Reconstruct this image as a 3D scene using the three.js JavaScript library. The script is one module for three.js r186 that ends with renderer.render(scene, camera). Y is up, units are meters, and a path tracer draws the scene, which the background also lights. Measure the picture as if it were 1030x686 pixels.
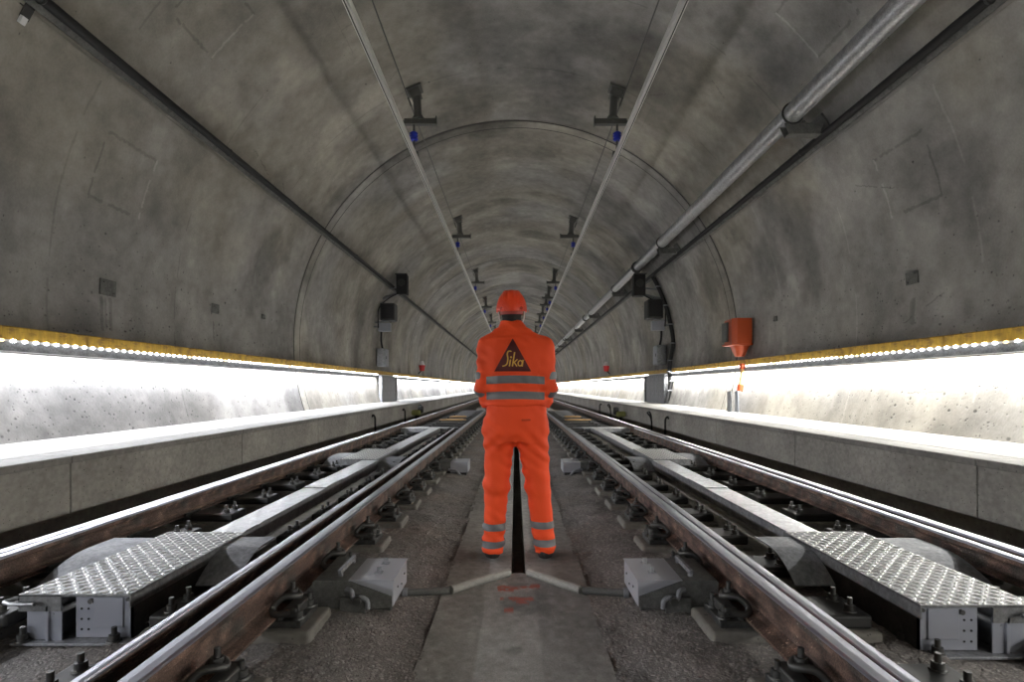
import * as THREE from 'three';
import { mergeGeometries, mergeVertices } from 'three/addons/utils/BufferGeometryUtils.js';
import { RoundedBoxGeometry } from 'three/addons/geometries/RoundedBoxGeometry.js';
import { RectAreaLightUniformsLib } from 'three/addons/lights/RectAreaLightUniformsLib.js';

// ---------------------------------------------------------------- camera, light, exposure
const F = 520, CAM_Y = 1.145;
const scene = new THREE.Scene();
scene.background = new THREE.Color(0x000000);
const camera = new THREE.PerspectiveCamera(2 * Math.atan(343 / F) * 180 / Math.PI, 1030 / 686, 0.05, 400);
camera.position.set(0, CAM_Y, 0);
camera.lookAt(0, CAM_Y, -10);
camera.setViewOffset(1030, 686, -3.5, -46.5, 1030, 686);
const renderer = new THREE.WebGLRenderer({ antialias: true });
renderer.toneMapping = THREE.LinearToneMapping;
renderer.toneMappingExposure = 1.22;
renderer.shadowMap.enabled = true;
RectAreaLightUniformsLib.init();
const STRIP_X = 4.965, STRIP_Y = 1.49, LED_X = 4.952, LED_Y = 1.602;
const DOWN_POWER = 440, FRONT_POWER = 57;              // light thrown down the wall, light thrown into the tunnel by the LED fronts
const STRIP_COLOR = { '-1': new THREE.Color().setRGB(0.9, 0.925, 1.0), '1': new THREE.Color().setRGB(1.0, 0.985, 0.955) };
const STRIPS = [[-1, -24, 18.6], [-1, 21.0, 108], [1, -24, 16.7], [1, 19.3, 108]];   // side, start depth, end depth
for (const [s, a, b] of STRIPS) {                    // the LED lines of the yellow rails, cut into lengths
  const n = Math.max(1, Math.round((b - a) / 14));
  for (let i = 0; i < n; i++) {
    const z0 = a + (b - a) * i / n, z1 = a + (b - a) * (i + 1) / n;
    for (const [x, y, h, power, back] of [[STRIP_X + 0.02, STRIP_Y - 0.004, 0.026, DOWN_POWER, [0, 1, 0]], [LED_X - 0.03, LED_Y, 0.02, FRONT_POWER, [s, 0, 0]]]) {
      const l = new THREE.RectAreaLight(STRIP_COLOR[s], power, z1 - z0, h);
      l.name = 'led_line_light';
      l.position.set(s * x, y, -(z0 + z1) / 2);
      const X = new THREE.Vector3(0, 0, 1), Z = new THREE.Vector3(...back), Y = Z.clone().cross(X);
      l.quaternion.setFromRotationMatrix(new THREE.Matrix4().makeBasis(X, Y, Z));
      scene.add(l);
    }
  }
}

// ---------------------------------------------------------------- helpers
const V = (x, y, z) => new THREE.Vector3(x, y, z);
function rng(seed) { let s = seed >>> 0; return () => { s = (s + 0x6D2B79F5) | 0; let t = Math.imul(s ^ (s >>> 15), 1 | s); t = (t + Math.imul(t ^ (t >>> 7), 61 | t)) ^ t; return ((t ^ (t >>> 14)) >>> 0) / 4294967296; }; }
const taken = new Map();
function numbered(name) { const n = taken.get(name) || 0; taken.set(name, n + 1); return n ? name + '_' + String(n).padStart(3, '0') : name; }
function shadowed(o) { o.traverse(c => { if (c.isMesh) { c.castShadow = true; c.receiveShadow = true; } }); return o; }
function thing(name, label, category, group, pos = [0, 0, 0]) {
  const o = new THREE.Group(); o.name = numbered(name); o.position.set(...pos); o.userData = { label, category };
  if (group) o.userData.group = group;
  scene.add(o); return o;
}
function structure(name, label, category) {
  const o = new THREE.Group(); o.name = name; o.userData = { kind: 'structure', label, category }; scene.add(o); return o;
}
function part(name, geo, mat, parent, label) {
  const m = new THREE.Mesh(geo, mat); m.name = name; m.castShadow = m.receiveShadow = true;
  if (label) m.userData.label = label;
  parent.add(m); return m;
}
function dup(root, pos, label, group) {
  const r = root.clone(); r.name = numbered(root.name.replace(/_\d{3}$/, '')); r.userData = { ...root.userData, label };
  if (group) r.userData.group = group;
  r.position.set(...pos); scene.add(r); return r;
}
const ORD = ['nearest', 'second', 'third', 'fourth', 'fifth', 'sixth', 'seventh', 'eighth', 'ninth', 'tenth', 'eleventh', 'twelfth', 'thirteenth', 'fourteenth', 'fifteenth', 'sixteenth', 'seventeenth', 'eighteenth', 'nineteenth', 'twentieth'];
for (const tens of ['twenty', 'thirty']) for (const u of ['first', 'second', 'third', 'fourth', 'fifth', 'sixth', 'seventh', 'eighth', 'ninth', '']) ORD.push(u ? tens + '-' + u : 'thirtieth');
function flat(g) { const n = g.index ? g.toNonIndexed() : g; for (const k of Object.keys(n.attributes)) if (!['position', 'normal', 'uv'].includes(k)) n.deleteAttribute(k); if (!n.attributes.uv) n.setAttribute('uv', new THREE.Float32BufferAttribute(new Float32Array(n.attributes.position.count * 2), 2)); return n; }
function merge(list) { return mergeGeometries(list.map(flat)); }
function metres(g) {                                  // uv in metres, from the side each face looks to
  g = flat(g); g.deleteAttribute('uv');
  const p = g.attributes.position, uv = new Float32Array(p.count * 2), a = V(), b = V(), c = V();
  for (let i = 0; i < p.count; i += 3) {
    a.fromBufferAttribute(p, i); b.fromBufferAttribute(p, i + 1); c.fromBufferAttribute(p, i + 2);
    const n = b.clone().sub(a).cross(c.clone().sub(a)); const ax = Math.abs(n.x), ay = Math.abs(n.y), az = Math.abs(n.z);
    [a, b, c].forEach((q, k) => { const t = ay >= ax && ay >= az ? [q.x, q.z] : ax >= az ? [q.z, q.y] : [q.x, q.y]; uv.set(t, (i + k) * 2); });
  }
  g.setAttribute('uv', new THREE.BufferAttribute(uv, 2)); return g;
}
function box(x0, x1, y0, y1, z0, z1, r = 0) {         // z given as depth from the camera
  const w = x1 - x0, h = y1 - y0, d = z1 - z0;
  const g = r ? new RoundedBoxGeometry(w, h, d, 2, Math.min(r, w / 2.05, h / 2.05, d / 2.05)) : new THREE.BoxGeometry(w, h, d);
  g.translate((x0 + x1) / 2, (y0 + y1) / 2, -(z0 + z1) / 2); return g;
}
function sbox(s, x0, x1, y0, y1, z0, z1, r) { return s > 0 ? box(x0, x1, y0, y1, z0, z1, r) : box(-x1, -x0, y0, y1, z0, z1, r); }
function rod(a, b, r, n = 12, r2 = r) {
  const A = V(...a), B = V(...b), d = B.clone().sub(A), g = new THREE.CylinderGeometry(r2, r, d.length(), n);
  g.applyQuaternion(new THREE.Quaternion().setFromUnitVectors(V(0, 1, 0), d.clone().normalize()));
  const m = A.add(B).multiplyScalar(0.5); g.translate(m.x, m.y, m.z); return g;
}
function tube(pts, r, n = 40, k = 8, closed = false) { return new THREE.TubeGeometry(new THREE.CatmullRomCurve3(pts.map(p => V(...p)), closed), n, r, k, closed); }
function prism(pts, depth, bevel = 0) {               // polygon in xy, extruded along +z
  const s = new THREE.Shape(pts.map(p => new THREE.Vector2(p[0], p[1])));
  return new THREE.ExtrudeGeometry(s, { depth, bevelEnabled: bevel > 0, bevelSize: bevel, bevelThickness: bevel, bevelSegments: 1, steps: 1 });
}
function slabShape(pts, y0, y1) {                      // polygon in (x, depth), from y0 up to y1
  const g = prism(pts, y1 - y0); g.rotateX(-Math.PI / 2); g.translate(0, y0, 0); return g;
}
function lathe(pts, n = 24) { return new THREE.LatheGeometry(pts.map(p => new THREE.Vector2(p[0], p[1])), n); }
function mirrorX(g) {                                  // the other-handed copy of a geometry
  const n = flat(g.clone()); const p = n.attributes.position, q = n.attributes.normal;
  for (let i = 0; i < p.count; i++) { p.setX(i, -p.getX(i)); q.setX(i, -q.getX(i)); }
  for (const at of Object.values(n.attributes)) { const k = at.itemSize, A = at.array; for (let i = 0; i < at.count; i += 3) for (let j = 0; j < k; j++) { const t = A[(i + 1) * k + j]; A[(i + 1) * k + j] = A[(i + 2) * k + j]; A[(i + 2) * k + j] = t; } }
  return n;
}

// ---------------------------------------------------------------- procedural textures
function noiseTable(seed) { const r = rng(seed), t = new Float32Array(65536); for (let i = 0; i < 65536; i++) t[i] = r(); return t; }
const TAB = [11, 12, 13, 14].map(noiseTable);
function vn(x, y, k = 0) {
  const t = TAB[k & 3], xi = Math.floor(x), yi = Math.floor(y); let fx = x - xi, fy = y - yi; fx = fx * fx * (3 - 2 * fx); fy = fy * fy * (3 - 2 * fy);
  const x0 = xi & 255, x1 = (xi + 1) & 255, y0 = (yi & 255) << 8, y1 = ((yi + 1) & 255) << 8;
  const a = t[y0 + x0], b = t[y0 + x1], c = t[y1 + x0], d = t[y1 + x1];
  return a + (b - a) * fx + (c - a) * fy + (a - b - c + d) * fx * fy;
}
function fbm(x, y, o, k = 0) { let s = 0, a = 0.5, n = 0; for (let i = 0; i < o; i++) { s += a * vn(x, y, k + i); n += a; a *= 0.5; x = x * 2 + 17; y = y * 2 + 31; } return s / n; }
const smooth = (a, b, x) => { const t = Math.min(1, Math.max(0, (x - a) / (b - a))); return t * t * (3 - 2 * t); };
function texture(w, h, f, srgb = true) {              // f(i, j) returns r, g, b (or one value) in 0..1
  const d = new Uint8Array(w * h * 4);
  for (let j = 0; j < h; j++) for (let i = 0; i < w; i++) { const c = f(i, j), o = (j * w + i) * 4; if (c.length) { d[o] = c[0] * 255; d[o + 1] = c[1] * 255; d[o + 2] = c[2] * 255; } else d[o] = d[o + 1] = d[o + 2] = c * 255; d[o + 3] = 255; }
  const t = new THREE.DataTexture(d, w, h); t.magFilter = THREE.LinearFilter; t.minFilter = THREE.LinearMipmapLinearFilter; t.generateMipmaps = true; t.wrapS = t.wrapT = THREE.RepeatWrapping; t.anisotropy = 8;
  if (srgb) t.colorSpace = THREE.SRGBColorSpace; t.needsUpdate = true; return t;
}
const clamp01 = x => Math.min(1, Math.max(0, x));

const R = 5.1, CY = CAM_Y + 1.03, SEG = 12.6, RING0 = 11.9;
const TH0 = -30, TH1 = 210;                            // the texture runs once round from -30 to 210 degrees
// poured concrete lining: one texture is one pour, 12.6 m long and 21.4 m round
function liningTextures(seed) {
  const W = 1536, H = 2048, pits = new Float32Array(W * H), marks = new Float32Array(W * H), r = rng(seed), ox = seed * 7.3;
  const arc = 240 * Math.PI / 180 * R;
  const toV = th => (th - TH0) / (TH1 - TH0);
  const stamp = (A, cx, cy, rx, ry, v) => { for (let j = Math.floor(cy - ry - 1); j <= cy + ry + 1; j++) for (let i = Math.floor(cx - rx - 1); i <= cx + rx + 1; i++) { const q = ((i - cx) / rx) ** 2 + ((j - cy) / ry) ** 2; if (q < 1.6 && j >= 0 && j < H) { const o = j * W + ((i % W) + W) % W; A[o] = Math.max(A[o], v * clamp01((1.6 - q) / 0.8)); } } };
  for (let n = 0; n < 6500; n++) {                     // air holes, thick on the lower walls, thinner above
    let th = n < 5200 ? -25 + r() * 24 : n < 6000 ? r() * 10 : -20 + r() * 110; if (r() < 0.5) th = 180 - th;
    const cl = vn(n * 0.13, seed) * 0.5; const s = 0.45 + r() * r() * r() * 1.5;
    stamp(pits, r() * W, toV(th) * H, s * (0.8 + r()), s * (0.6 + 0.6 * r()), 0.5 + 0.5 * r());
  }
  const line = (u0, t0, u1, t1, wd, v, gap) => {       // a mark on the concrete from (metres, degrees) to (metres, degrees)
    const n = 1200; for (let k = 0; k <= n; k++) { const q = k / n; if (gap && vn(q * 14 + u0 * 3, t0 + seed) < gap) continue; const x = (u0 + (u1 - u0) * q) / SEG * W + 2.5 * (vn(q * 20, t0) - 0.5), y = toV(t0 + (t1 - t0) * q) * H + 2.5 * (vn(q * 20, u0 + 9) - 0.5); const o = Math.round(y) * W + ((Math.round(x) % W) + W) % W; for (let a = -wd; a <= wd; a++) for (let b = -wd; b <= wd; b++) { const oo = o + a * W + b; if (oo >= 0 && oo < W * H && Math.abs(marks[oo]) < Math.abs(v)) marks[oo] = v; } } };
  for (const side of [0, 1]) {
    const T = th => side ? 180 - th : th;
    for (const [u, th] of [[7.1, 18], [7.0, 44]]) {    // closed-up shutter windows
      const hw = 0.4, ht = 4.4;
      line(u - hw, T(th - ht), u + hw, T(th - ht), 1, 0.5, 0.35); line(u - hw, T(th + ht), u + hw, T(th + ht), 1, 0.45, 0.35);
      line(u - hw, T(th - ht), u - hw, T(th + ht), 1, 0.55, 0.3); line(u + hw, T(th - ht), u + hw, T(th + ht), 1, -0.55, 0.3);
    }
    for (const u of [2.1, 4.2, 6.3, 8.4, 10.5]) { line(u, T(-22), u + 0.05, T(28), 1, side ? 0.35 : -0.35, 0.5); line(u + 0.12, T(30), u + 0.1, T(88), 1, 0.38, 0.55); }
    for (let k = 0; k < 5; k++) { const u = r() * 12, t = -18 + r() * 95; line(u, T(t), u + (r() - 0.3) * 1.2, T(t + (r() - 0.5) * 9), 0, 0.8, 0.3); }
    line(0.5, T(59), 12.4, T(59), 0, 0.4, 0.5);
    if (seed === 8) for (const [u, wd, v] of side ? [[7.06, 2, 0.55], [7.12, 1, 0.35], [7.2, 2, 0.5], [9.42, 1, 0.8]] : [[7.32, 2, 0.6], [7.36, 1, 0.4]]) line(u, T(0.9), u + 0.01, T(side && u < 8 ? -3.6 : -2.4), wd, v, 0.12);   // drip stains under the anchor plates
  }
  const colr = new Float32Array(W * H * 3), bump = new Float32Array(W * H);
  for (let j = 0; j < H; j++) {
    const y = j / H * arc, th = TH0 + 240 * j / H;
    for (let i = 0; i < W; i++) {
      const x = i / W * SEG, o = j * W + i;
      const big = fbm(x * 0.45 + ox, y * 0.45, 4, 0) - 0.5, mid = fbm(x * 1.7 + ox, y * 1.1 + 5, 4, 1) - 0.5, fine = fbm(x * 9 + ox, y * 9, 3, 2) - 0.5, gr = vn(i * 0.71, j * 0.71, 3) - 0.5;
      const streak = fbm(x * 5.5 + ox, y * 0.55 + ox, 3, 2) - 0.5;        // run marks, down the form
      const band = fbm(x * 0.5 + ox, y * 3.1, 3, 3) - 0.5;                // pour layers, along the tunnel
      const damp = smooth(0.54, 0.7, fbm(x * 0.7 + ox + 40, y * 0.5 + 9, 4, 1));
      const lime = smooth(0.6, 0.74, fbm(x * 1.1 + ox + 80, y * 0.9, 5, 2));
      let g = 0.56 + 0.17 * big + 0.2 * mid + 0.1 * fine + 0.045 * gr + 0.035 * streak + 0.05 * band - 0.09 * damp + 0.06 * lime;
      g -= 0.26 * pits[o] + 0.15 * marks[o];
      const warm = smooth(0.38, 0.62, fbm(x * 0.35 + ox + 20, y * 0.3 + 3, 3, 0));
      colr[o * 3] = g * (0.985 + 0.01 * warm); colr[o * 3 + 1] = g * (0.97 - 0.005 * warm); colr[o * 3 + 2] = g * (0.945 - 0.045 * warm);
      bump[o] = clamp01(0.6 + 0.25 * mid + 0.3 * fine + 0.12 * gr - 0.5 * pits[o] - 0.2 * Math.abs(marks[o]));
    }
  }
  const c = [0, 0, 0];
  return [texture(W, H, (i, j) => { const o = (j * W + i) * 3; c[0] = clamp01(colr[o]); c[1] = clamp01(colr[o + 1]); c[2] = clamp01(colr[o + 2]); return c; }), texture(W, H, (i, j) => bump[j * W + i], false)];
}
const lining = [3, 8].map(liningTextures);
const liningMat = lining.map(([m, b]) => new THREE.MeshStandardMaterial({ map: m, bumpMap: b, bumpScale: 0.006, roughness: 0.88 }));

// cast concrete for kerbs, slabs and blocks: two metres to the tile
function concreteTextures(seed, base, holes) {
  const N = 1024, pit = new Float32Array(N * N), r = rng(seed);
  for (let n = 0; n < holes; n++) { const cx = r() * N, cy = r() * N, s = 0.6 + r() * r() * 3; for (let j = -5; j <= 5; j++) for (let i = -5; i <= 5; i++) if (i * i + j * j < s * s) pit[(((cy | 0) + j + N) % N) * N + ((cx | 0) + i + N) % N] = 0.7; }
  const g = new Float32Array(N * N), b = new Float32Array(N * N);
  for (let j = 0; j < N; j++) for (let i = 0; i < N; i++) {
    const x = i / N * 8, y = j / N * 8, o = j * N + i;
    const w = (f, k, n) => { let s = 0, a = 0.5, q = f; for (let e = 0; e < n; e++) { s += a * vnp(x / 8 * q, y / 8 * q, q, k + e); a *= 0.5; q *= 2; } return s - 0.5 * (1 - Math.pow(0.5, n)); };
    const m = w(4, 0, 5), f = w(64, 1, 3);
    g[o] = base + 0.22 * m + 0.16 * f - 0.28 * pit[o]; b[o] = clamp01(0.6 + 0.25 * m + 0.5 * f - 0.5 * pit[o]);
  }
  const c = [0, 0, 0];
  const A = texture(N, N, (i, j) => { const v = clamp01(g[j * N + i]); c[0] = v; c[1] = v * 0.985; c[2] = v * 0.945; return c; }), B = texture(N, N, (i, j) => b[j * N + i], false);
  A.repeat.set(0.5, 0.5); B.repeat.set(0.5, 0.5); return [A, B];
}
function vnp(x, y, p, k) { const t = TAB[k & 3], xi = Math.floor(x), yi = Math.floor(y); let fx = x - xi, fy = y - yi; fx = fx * fx * (3 - 2 * fx); fy = fy * fy * (3 - 2 * fy); const m = v => ((v % p) + p) % p & 255; const x0 = m(xi), x1 = m(xi + 1), y0 = m(yi) << 8, y1 = m(yi + 1) << 8; const a = t[y0 + x0], b = t[y0 + x1], c = t[y1 + x0], d = t[y1 + x1]; return a + (b - a) * fx + (c - a) * fy + (a - b - c + d) * fx * fy; }
const conc = concreteTextures(21, 0.62, 1500), slabT = concreteTextures(22, 0.58, 900);
function stonyTextures() {                             // packed grit with coarse stones, 1.2 m to the tile
  const N = 1024, h = new Float32Array(N * N), t = new Float32Array(N * N), r = rng(5);
  for (let n = 0; n < 9000; n++) {
    const s = 2 + r() * r() * 9, cx = r() * N, cy = r() * N, hh = 0.25 + 0.75 * r(), tone = r(), e = 0.6 + 0.8 * r(), a = r() * 6.3, ca = Math.cos(a), sa = Math.sin(a), q = Math.ceil(s * 1.4);
    for (let j = -q; j <= q; j++) for (let i = -q; i <= q; i++) { const u = (i * ca + j * sa) / e, v = (-i * sa + j * ca) * e, d = (u * u + v * v) / (s * s); if (d < 1) { const o = (((cy | 0) + j + N) % N) * N + ((cx | 0) + i + N) % N, z = hh * s / 11 * Math.sqrt(1 - d) + 0.06; if (z > h[o]) { h[o] = z; t[o] = tone; } } }
  }
  const c = [0, 0, 0];
  const A = texture(N, N, (i, j) => { const o = j * N + i, p = 0, m = vnp(i / N * 6, j / N * 6, 6, 1) - 0.5, f = vnp(i / N * 256, j / N * 256, 256, 2) - 0.5, w = vnp(i / N * 3, j / N * 3, 3, 3); const g = 0.48 + 0.12 * m + 0.11 * f + (h[o] > 0.04 ? 0.12 * (t[o] - 0.4) : -0.05); c[0] = clamp01(g * (0.99 + 0.05 * w)); c[1] = clamp01(g * 0.97); c[2] = clamp01(g * (0.95 - 0.04 * w)); return c; });
  const B = texture(N, N, (i, j) => clamp01(h[j * N + i] * 0.8 + 0.15 * vnp(i / N * 256, j / N * 256, 256, 2)), false);
  A.repeat.set(1 / 1.2, 1 / 1.2); B.repeat.set(1 / 1.2, 1 / 1.2); return [A, B];
}
const stony = stonyTextures();
function rustTextures() {                              // brown oxide with pale flecks and darker grease, half a metre to the tile
  const N = 512, c = [0, 0, 0];
  const A = texture(N, N, (i, j) => { const u = i / N, v = j / N; const m = vnp(u * 8, v * 8, 8, 0), s = vnp(u * 4, v * 32, 32, 1), f = vnp(u * 128, v * 128, 128, 2), fl = smooth(0.86, 0.95, vnp(u * 64, v * 64, 64, 3)) * smooth(0.45, 0.7, m); const g = 0.3 + 0.2 * (m - 0.5) + 0.14 * (s - 0.5) + 0.14 * (f - 0.5); const dark = smooth(0.5, 0.75, vnp(u * 5, v * 5, 5, 2)); c[0] = clamp01(g * (1.24 - 0.26 * dark) + 0.36 * fl); c[1] = clamp01(g * (1.0 - 0.1 * dark) + 0.33 * fl); c[2] = clamp01(g * (0.87 - 0.05 * dark) + 0.29 * fl); return c; });
  const B = texture(N, N, (i, j) => clamp01(0.5 * vnp(i / 4, j / 4, 128, 2) + 0.5 * vnp(i / 16, j / 16, 32, 1)), false);
  A.repeat.set(2, 2); B.repeat.set(2, 2); return [A, B];
}
const rust = rustTextures();
const spangle = texture(256, 256, (i, j) => { const v = 0.6 + 0.12 * (vnp(i / 8, j / 8, 32, 0) - 0.5) + 0.1 * (vnp(i / 32, j / 32, 8, 1) - 0.5) + 0.1 * (vnp(i / 2, j / 2, 128, 2) - 0.5); return [v * 0.99, v, v]; }); spangle.repeat.set(2, 2);
const spangleR = texture(256, 256, (i, j) => 0.75 + 0.2 * (vnp(i / 16, j / 16, 16, 1) - 0.5), false); spangleR.repeat.set(2, 2);
const weave = texture(256, 256, (i, j) => 0.5 + 0.25 * Math.sin(i * Math.PI / 2) * Math.cos(j * Math.PI / 2) + 0.3 * (vnp(i / 4, j / 4, 64, 1) - 0.5), false); weave.repeat.set(8, 8);
const yellowT = texture(512, 128, (i, j) => { const s = fbm(i / 6, j / 60, 3, 0), d = smooth(0.55, 0.75, fbm(i / 30, j / 18, 4, 1)), g = 0.9 + 0.25 * (s - 0.5); return [clamp01(0.85 * g - 0.13 * d), clamp01(0.685 * g - 0.12 * d), clamp01(0.25 * g + 0.0 * d)]; }); yellowT.repeat.set(0.6, 4);

const std = (o) => new THREE.MeshStandardMaterial(o);
const rgb = (r, g, b) => new THREE.Color().setRGB(r, g, b);
const MAT = {
  kerb: std({ map: conc[0], bumpMap: conc[1], bumpScale: 0.004, roughness: 0.85, color: rgb(1, 1, 0.98) }),
  deck: std({ map: conc[0], bumpMap: conc[1], bumpScale: 0.003, roughness: 0.75, color: rgb(0.72, 0.72, 0.72) }),
  slab: std({ map: slabT[0], bumpMap: slabT[1], bumpScale: 0.005, roughness: 0.85 }),
  block: std({ map: conc[0], bumpMap: conc[1], bumpScale: 0.003, roughness: 0.8, color: rgb(0.5, 0.49, 0.465) }),
  bed: std({ map: conc[0], bumpMap: conc[1], bumpScale: 0.006, roughness: 0.9, color: rgb(0.62, 0.6, 0.56) }),
  grit: std({ map: stony[0], bumpMap: stony[1], bumpScale: 0.007, roughness: 0.93, color: rgb(1, 1, 1) }),
  dark: std({ color: rgb(0.02, 0.02, 0.02), roughness: 0.9 }),
  rust: std({ map: rust[0], bumpMap: rust[1], bumpScale: 0.0015, roughness: 0.72, metalness: 0.15 }),
  polished: std({ color: rgb(0.34, 0.35, 0.4), roughness: 0.34, metalness: 0.9 }),
  ironGrey: std({ color: rgb(0.11, 0.11, 0.1), roughness: 0.6, metalness: 0.3 }),
  steelDark: std({ color: rgb(0.05, 0.05, 0.048), roughness: 0.55, metalness: 0.6 }),
  bolt: std({ color: rgb(0.1, 0.1, 0.095), roughness: 0.5, metalness: 0.75 }),
  plateDark: std({ map: spangle, color: rgb(0.16, 0.16, 0.15), roughness: 0.65, metalness: 0.4 }),
  galv: std({ map: spangle, roughnessMap: spangleR, color: rgb(1.0, 1.0, 1.03), roughness: 0.5, metalness: 0.55 }),
  galvDull: std({ map: spangle, color: rgb(0.8, 0.8, 0.84), roughness: 0.62, metalness: 0.5 }),
  tread: std({ map: spangle, color: rgb(0.62, 0.62, 0.62), roughness: 0.5, metalness: 0.75 }),
  treadBar: std({ color: rgb(0.62, 0.61, 0.59), roughness: 0.3, metalness: 0.9 }),
  greyPaint: std({ color: rgb(0.3, 0.315, 0.355), roughness: 0.42, metalness: 0.2 }),
  casePaint: std({ color: rgb(0.34, 0.345, 0.37), roughness: 0.5, metalness: 0.05 }),
  pipeGalv: std({ map: spangle, roughnessMap: spangleR, color: rgb(1.15, 1.15, 1.17), roughness: 0.52, metalness: 0.6 }),
  hood: std({ map: spangle, color: rgb(0.8, 0.81, 0.85), roughness: 0.6, metalness: 0.35 }),
  lid: std({ map: spangle, color: rgb(0.36, 0.355, 0.33), roughness: 0.7, metalness: 0.2 }),
  alu: std({ color: rgb(0.75, 0.74, 0.71), roughness: 0.42, metalness: 0.35 }),
  yellow: std({ map: yellowT, roughness: 0.6 }),
  rubber: std({ color: rgb(0.007, 0.007, 0.007), roughness: 0.75 }),
  blue: std({ color: rgb(0.012, 0.025, 0.35), roughness: 0.35 }),
  orangeMetal: std({ color: rgb(0.4, 0.06, 0.012), roughness: 0.5 }),
  pvc: std({ map: slabT[0], color: rgb(1, 1, 0.98), roughness: 0.6 }),
  timber: std({ color: rgb(0.5, 0.3, 0.12), roughness: 0.8 }),
  red: std({ color: rgb(0.5, 0.02, 0.02), roughness: 0.5 }),
  white: std({ color: rgb(0.75, 0.75, 0.75), roughness: 0.5 }),
  lime: std({ color: rgb(0.26, 0.27, 0.08), roughness: 0.6 }),
  led: std({ color: 0xffffff, emissive: rgb(1, 1, 1), emissiveIntensity: 9, roughness: 0.4 }),
  ledWarm: std({ color: 0xffffff, emissive: rgb(1, 0.75, 0.3), emissiveIntensity: 1.6, roughness: 0.4 }),
};

// ---------------------------------------------------------------- tunnel lining
function pour(z0, th0, th1, nth) {                     // one 12.6 m pour: the bore face, with the joint cut in, and its back
  const zs = [[0, 0.07], [0.022, 0.065], [0.035, 0.012], [0.075, 0], [0.30, 0], [0.31, 0.025], [0.335, 0.025], [0.345, 0], [3, 0], [6.3, 0], [9.5, 0], [SEG - 0.06, 0], [SEG - 0.02, 0.03], [SEG, 0.07]];
  const pos = [], uv = [], idx = [];
  for (const [dz, cut] of zs) for (let k = 0; k <= nth; k++) {
    const th = th0 + (th1 - th0) * k / nth, a = th * Math.PI / 180, r = R + cut;
    pos.push(r * Math.cos(a), CY + r * Math.sin(a), -(z0 + dz)); uv.push(dz / SEG, (th - TH0) / (TH1 - TH0));
  }
  const n = nth + 1;
  for (let i = 0; i < zs.length - 1; i++) for (let k = 0; k < nth; k++) { const a = i * n + k, b = a + 1, c = a + n, d = c + 1; idx.push(a, b, c, b, d, c); }
  const base = pos.length / 3;
  for (const dz of [0, SEG]) for (let k = 0; k <= nth; k++) { const th = th0 + (th1 - th0) * k / nth, a = th * Math.PI / 180, r = R + 0.4; pos.push(r * Math.cos(a), CY + r * Math.sin(a), -(z0 + dz)); uv.push(dz / SEG, (th - TH0) / (TH1 - TH0)); }
  for (let k = 0; k < nth; k++) { const a = base + k, b = a + 1, c = a + n, d = c + 1; idx.push(a, c, b, b, c, d); }
  const g = new THREE.BufferGeometry(); g.setAttribute('position', new THREE.Float32BufferAttribute(pos, 3)); g.setAttribute('uv', new THREE.Float32BufferAttribute(uv, 2)); g.setIndex(idx); g.computeVertexNormals(); return g;
}
const JOINT = 28.6;
const wallL = structure('wall_left', 'grey concrete tunnel wall on the left, below the vault', 'wall');
const wallR = structure('wall_right', 'grey concrete tunnel wall on the right, below the vault', 'wall');
const vault = structure('ceiling', 'curved concrete tunnel vault over both tracks', 'ceiling');
for (let k = -3; k < 8; k++) {
  const z0 = RING0 + SEG * k, m = liningMat[((k % 2) + 2) % 2];
  part('wall_section', pour(z0, -29, JOINT - 0.06, 26), m, wallR);
  part('vault_section', pour(z0, JOINT + 0.06, 180 - JOINT - 0.06, 64), m, vault);
  part('wall_section', pour(z0, 180 - JOINT + 0.06, 209, 26), m, wallL);
}
{ // dark sealing strips lying in the joints between the pours
  const strip = (z, th0, th1, w, r) => { const n = 48, pos = [], idx = []; for (const dz of [0, w]) for (let k = 0; k <= n; k++) { const a = (th0 + (th1 - th0) * k / n) * Math.PI / 180; pos.push(r * Math.cos(a), CY + r * Math.sin(a), -(z + dz)); } for (let k = 0; k < n; k++) { const a = k, b = k + 1, c = k + n + 1, d = c + 1; idx.push(a, b, c, b, d, c); } const g = new THREE.BufferGeometry(); g.setAttribute('position', new THREE.Float32BufferAttribute(pos, 3)); g.setIndex(idx); g.computeVertexNormals(); return g; };
  const seal = std({ color: rgb(0.05, 0.048, 0.044), roughness: 0.9, side: THREE.DoubleSide });
  for (let k = 0; k < 7; k++) for (const [o, a, b] of [[wallR, -29, JOINT], [vault, JOINT, 180 - JOINT], [wallL, 180 - JOINT, 209]]) {
    part('joint_seal', strip(RING0 + SEG * k - 0.022, a, b, 0.05, R + 0.008), seal, o);
    part('joint_seal', strip(RING0 + SEG * k + 0.305, a, b, 0.034, R + 0.006), seal, o);
  }
}
for (const [nm, z] of [['wall_end', 108.5], ['wall_rear', -25.5]]) {
  const w = structure(nm, nm === 'wall_end' ? 'concrete face closing the far end of the tunnel' : 'concrete face closing the tunnel behind the viewer', 'wall');
  part('face', metres(new THREE.CylinderGeometry(R + 0.1, R + 0.1, 0.4, 48).rotateX(Math.PI / 2).translate(0, CY, -z)), MAT.kerb, w);
}

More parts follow.
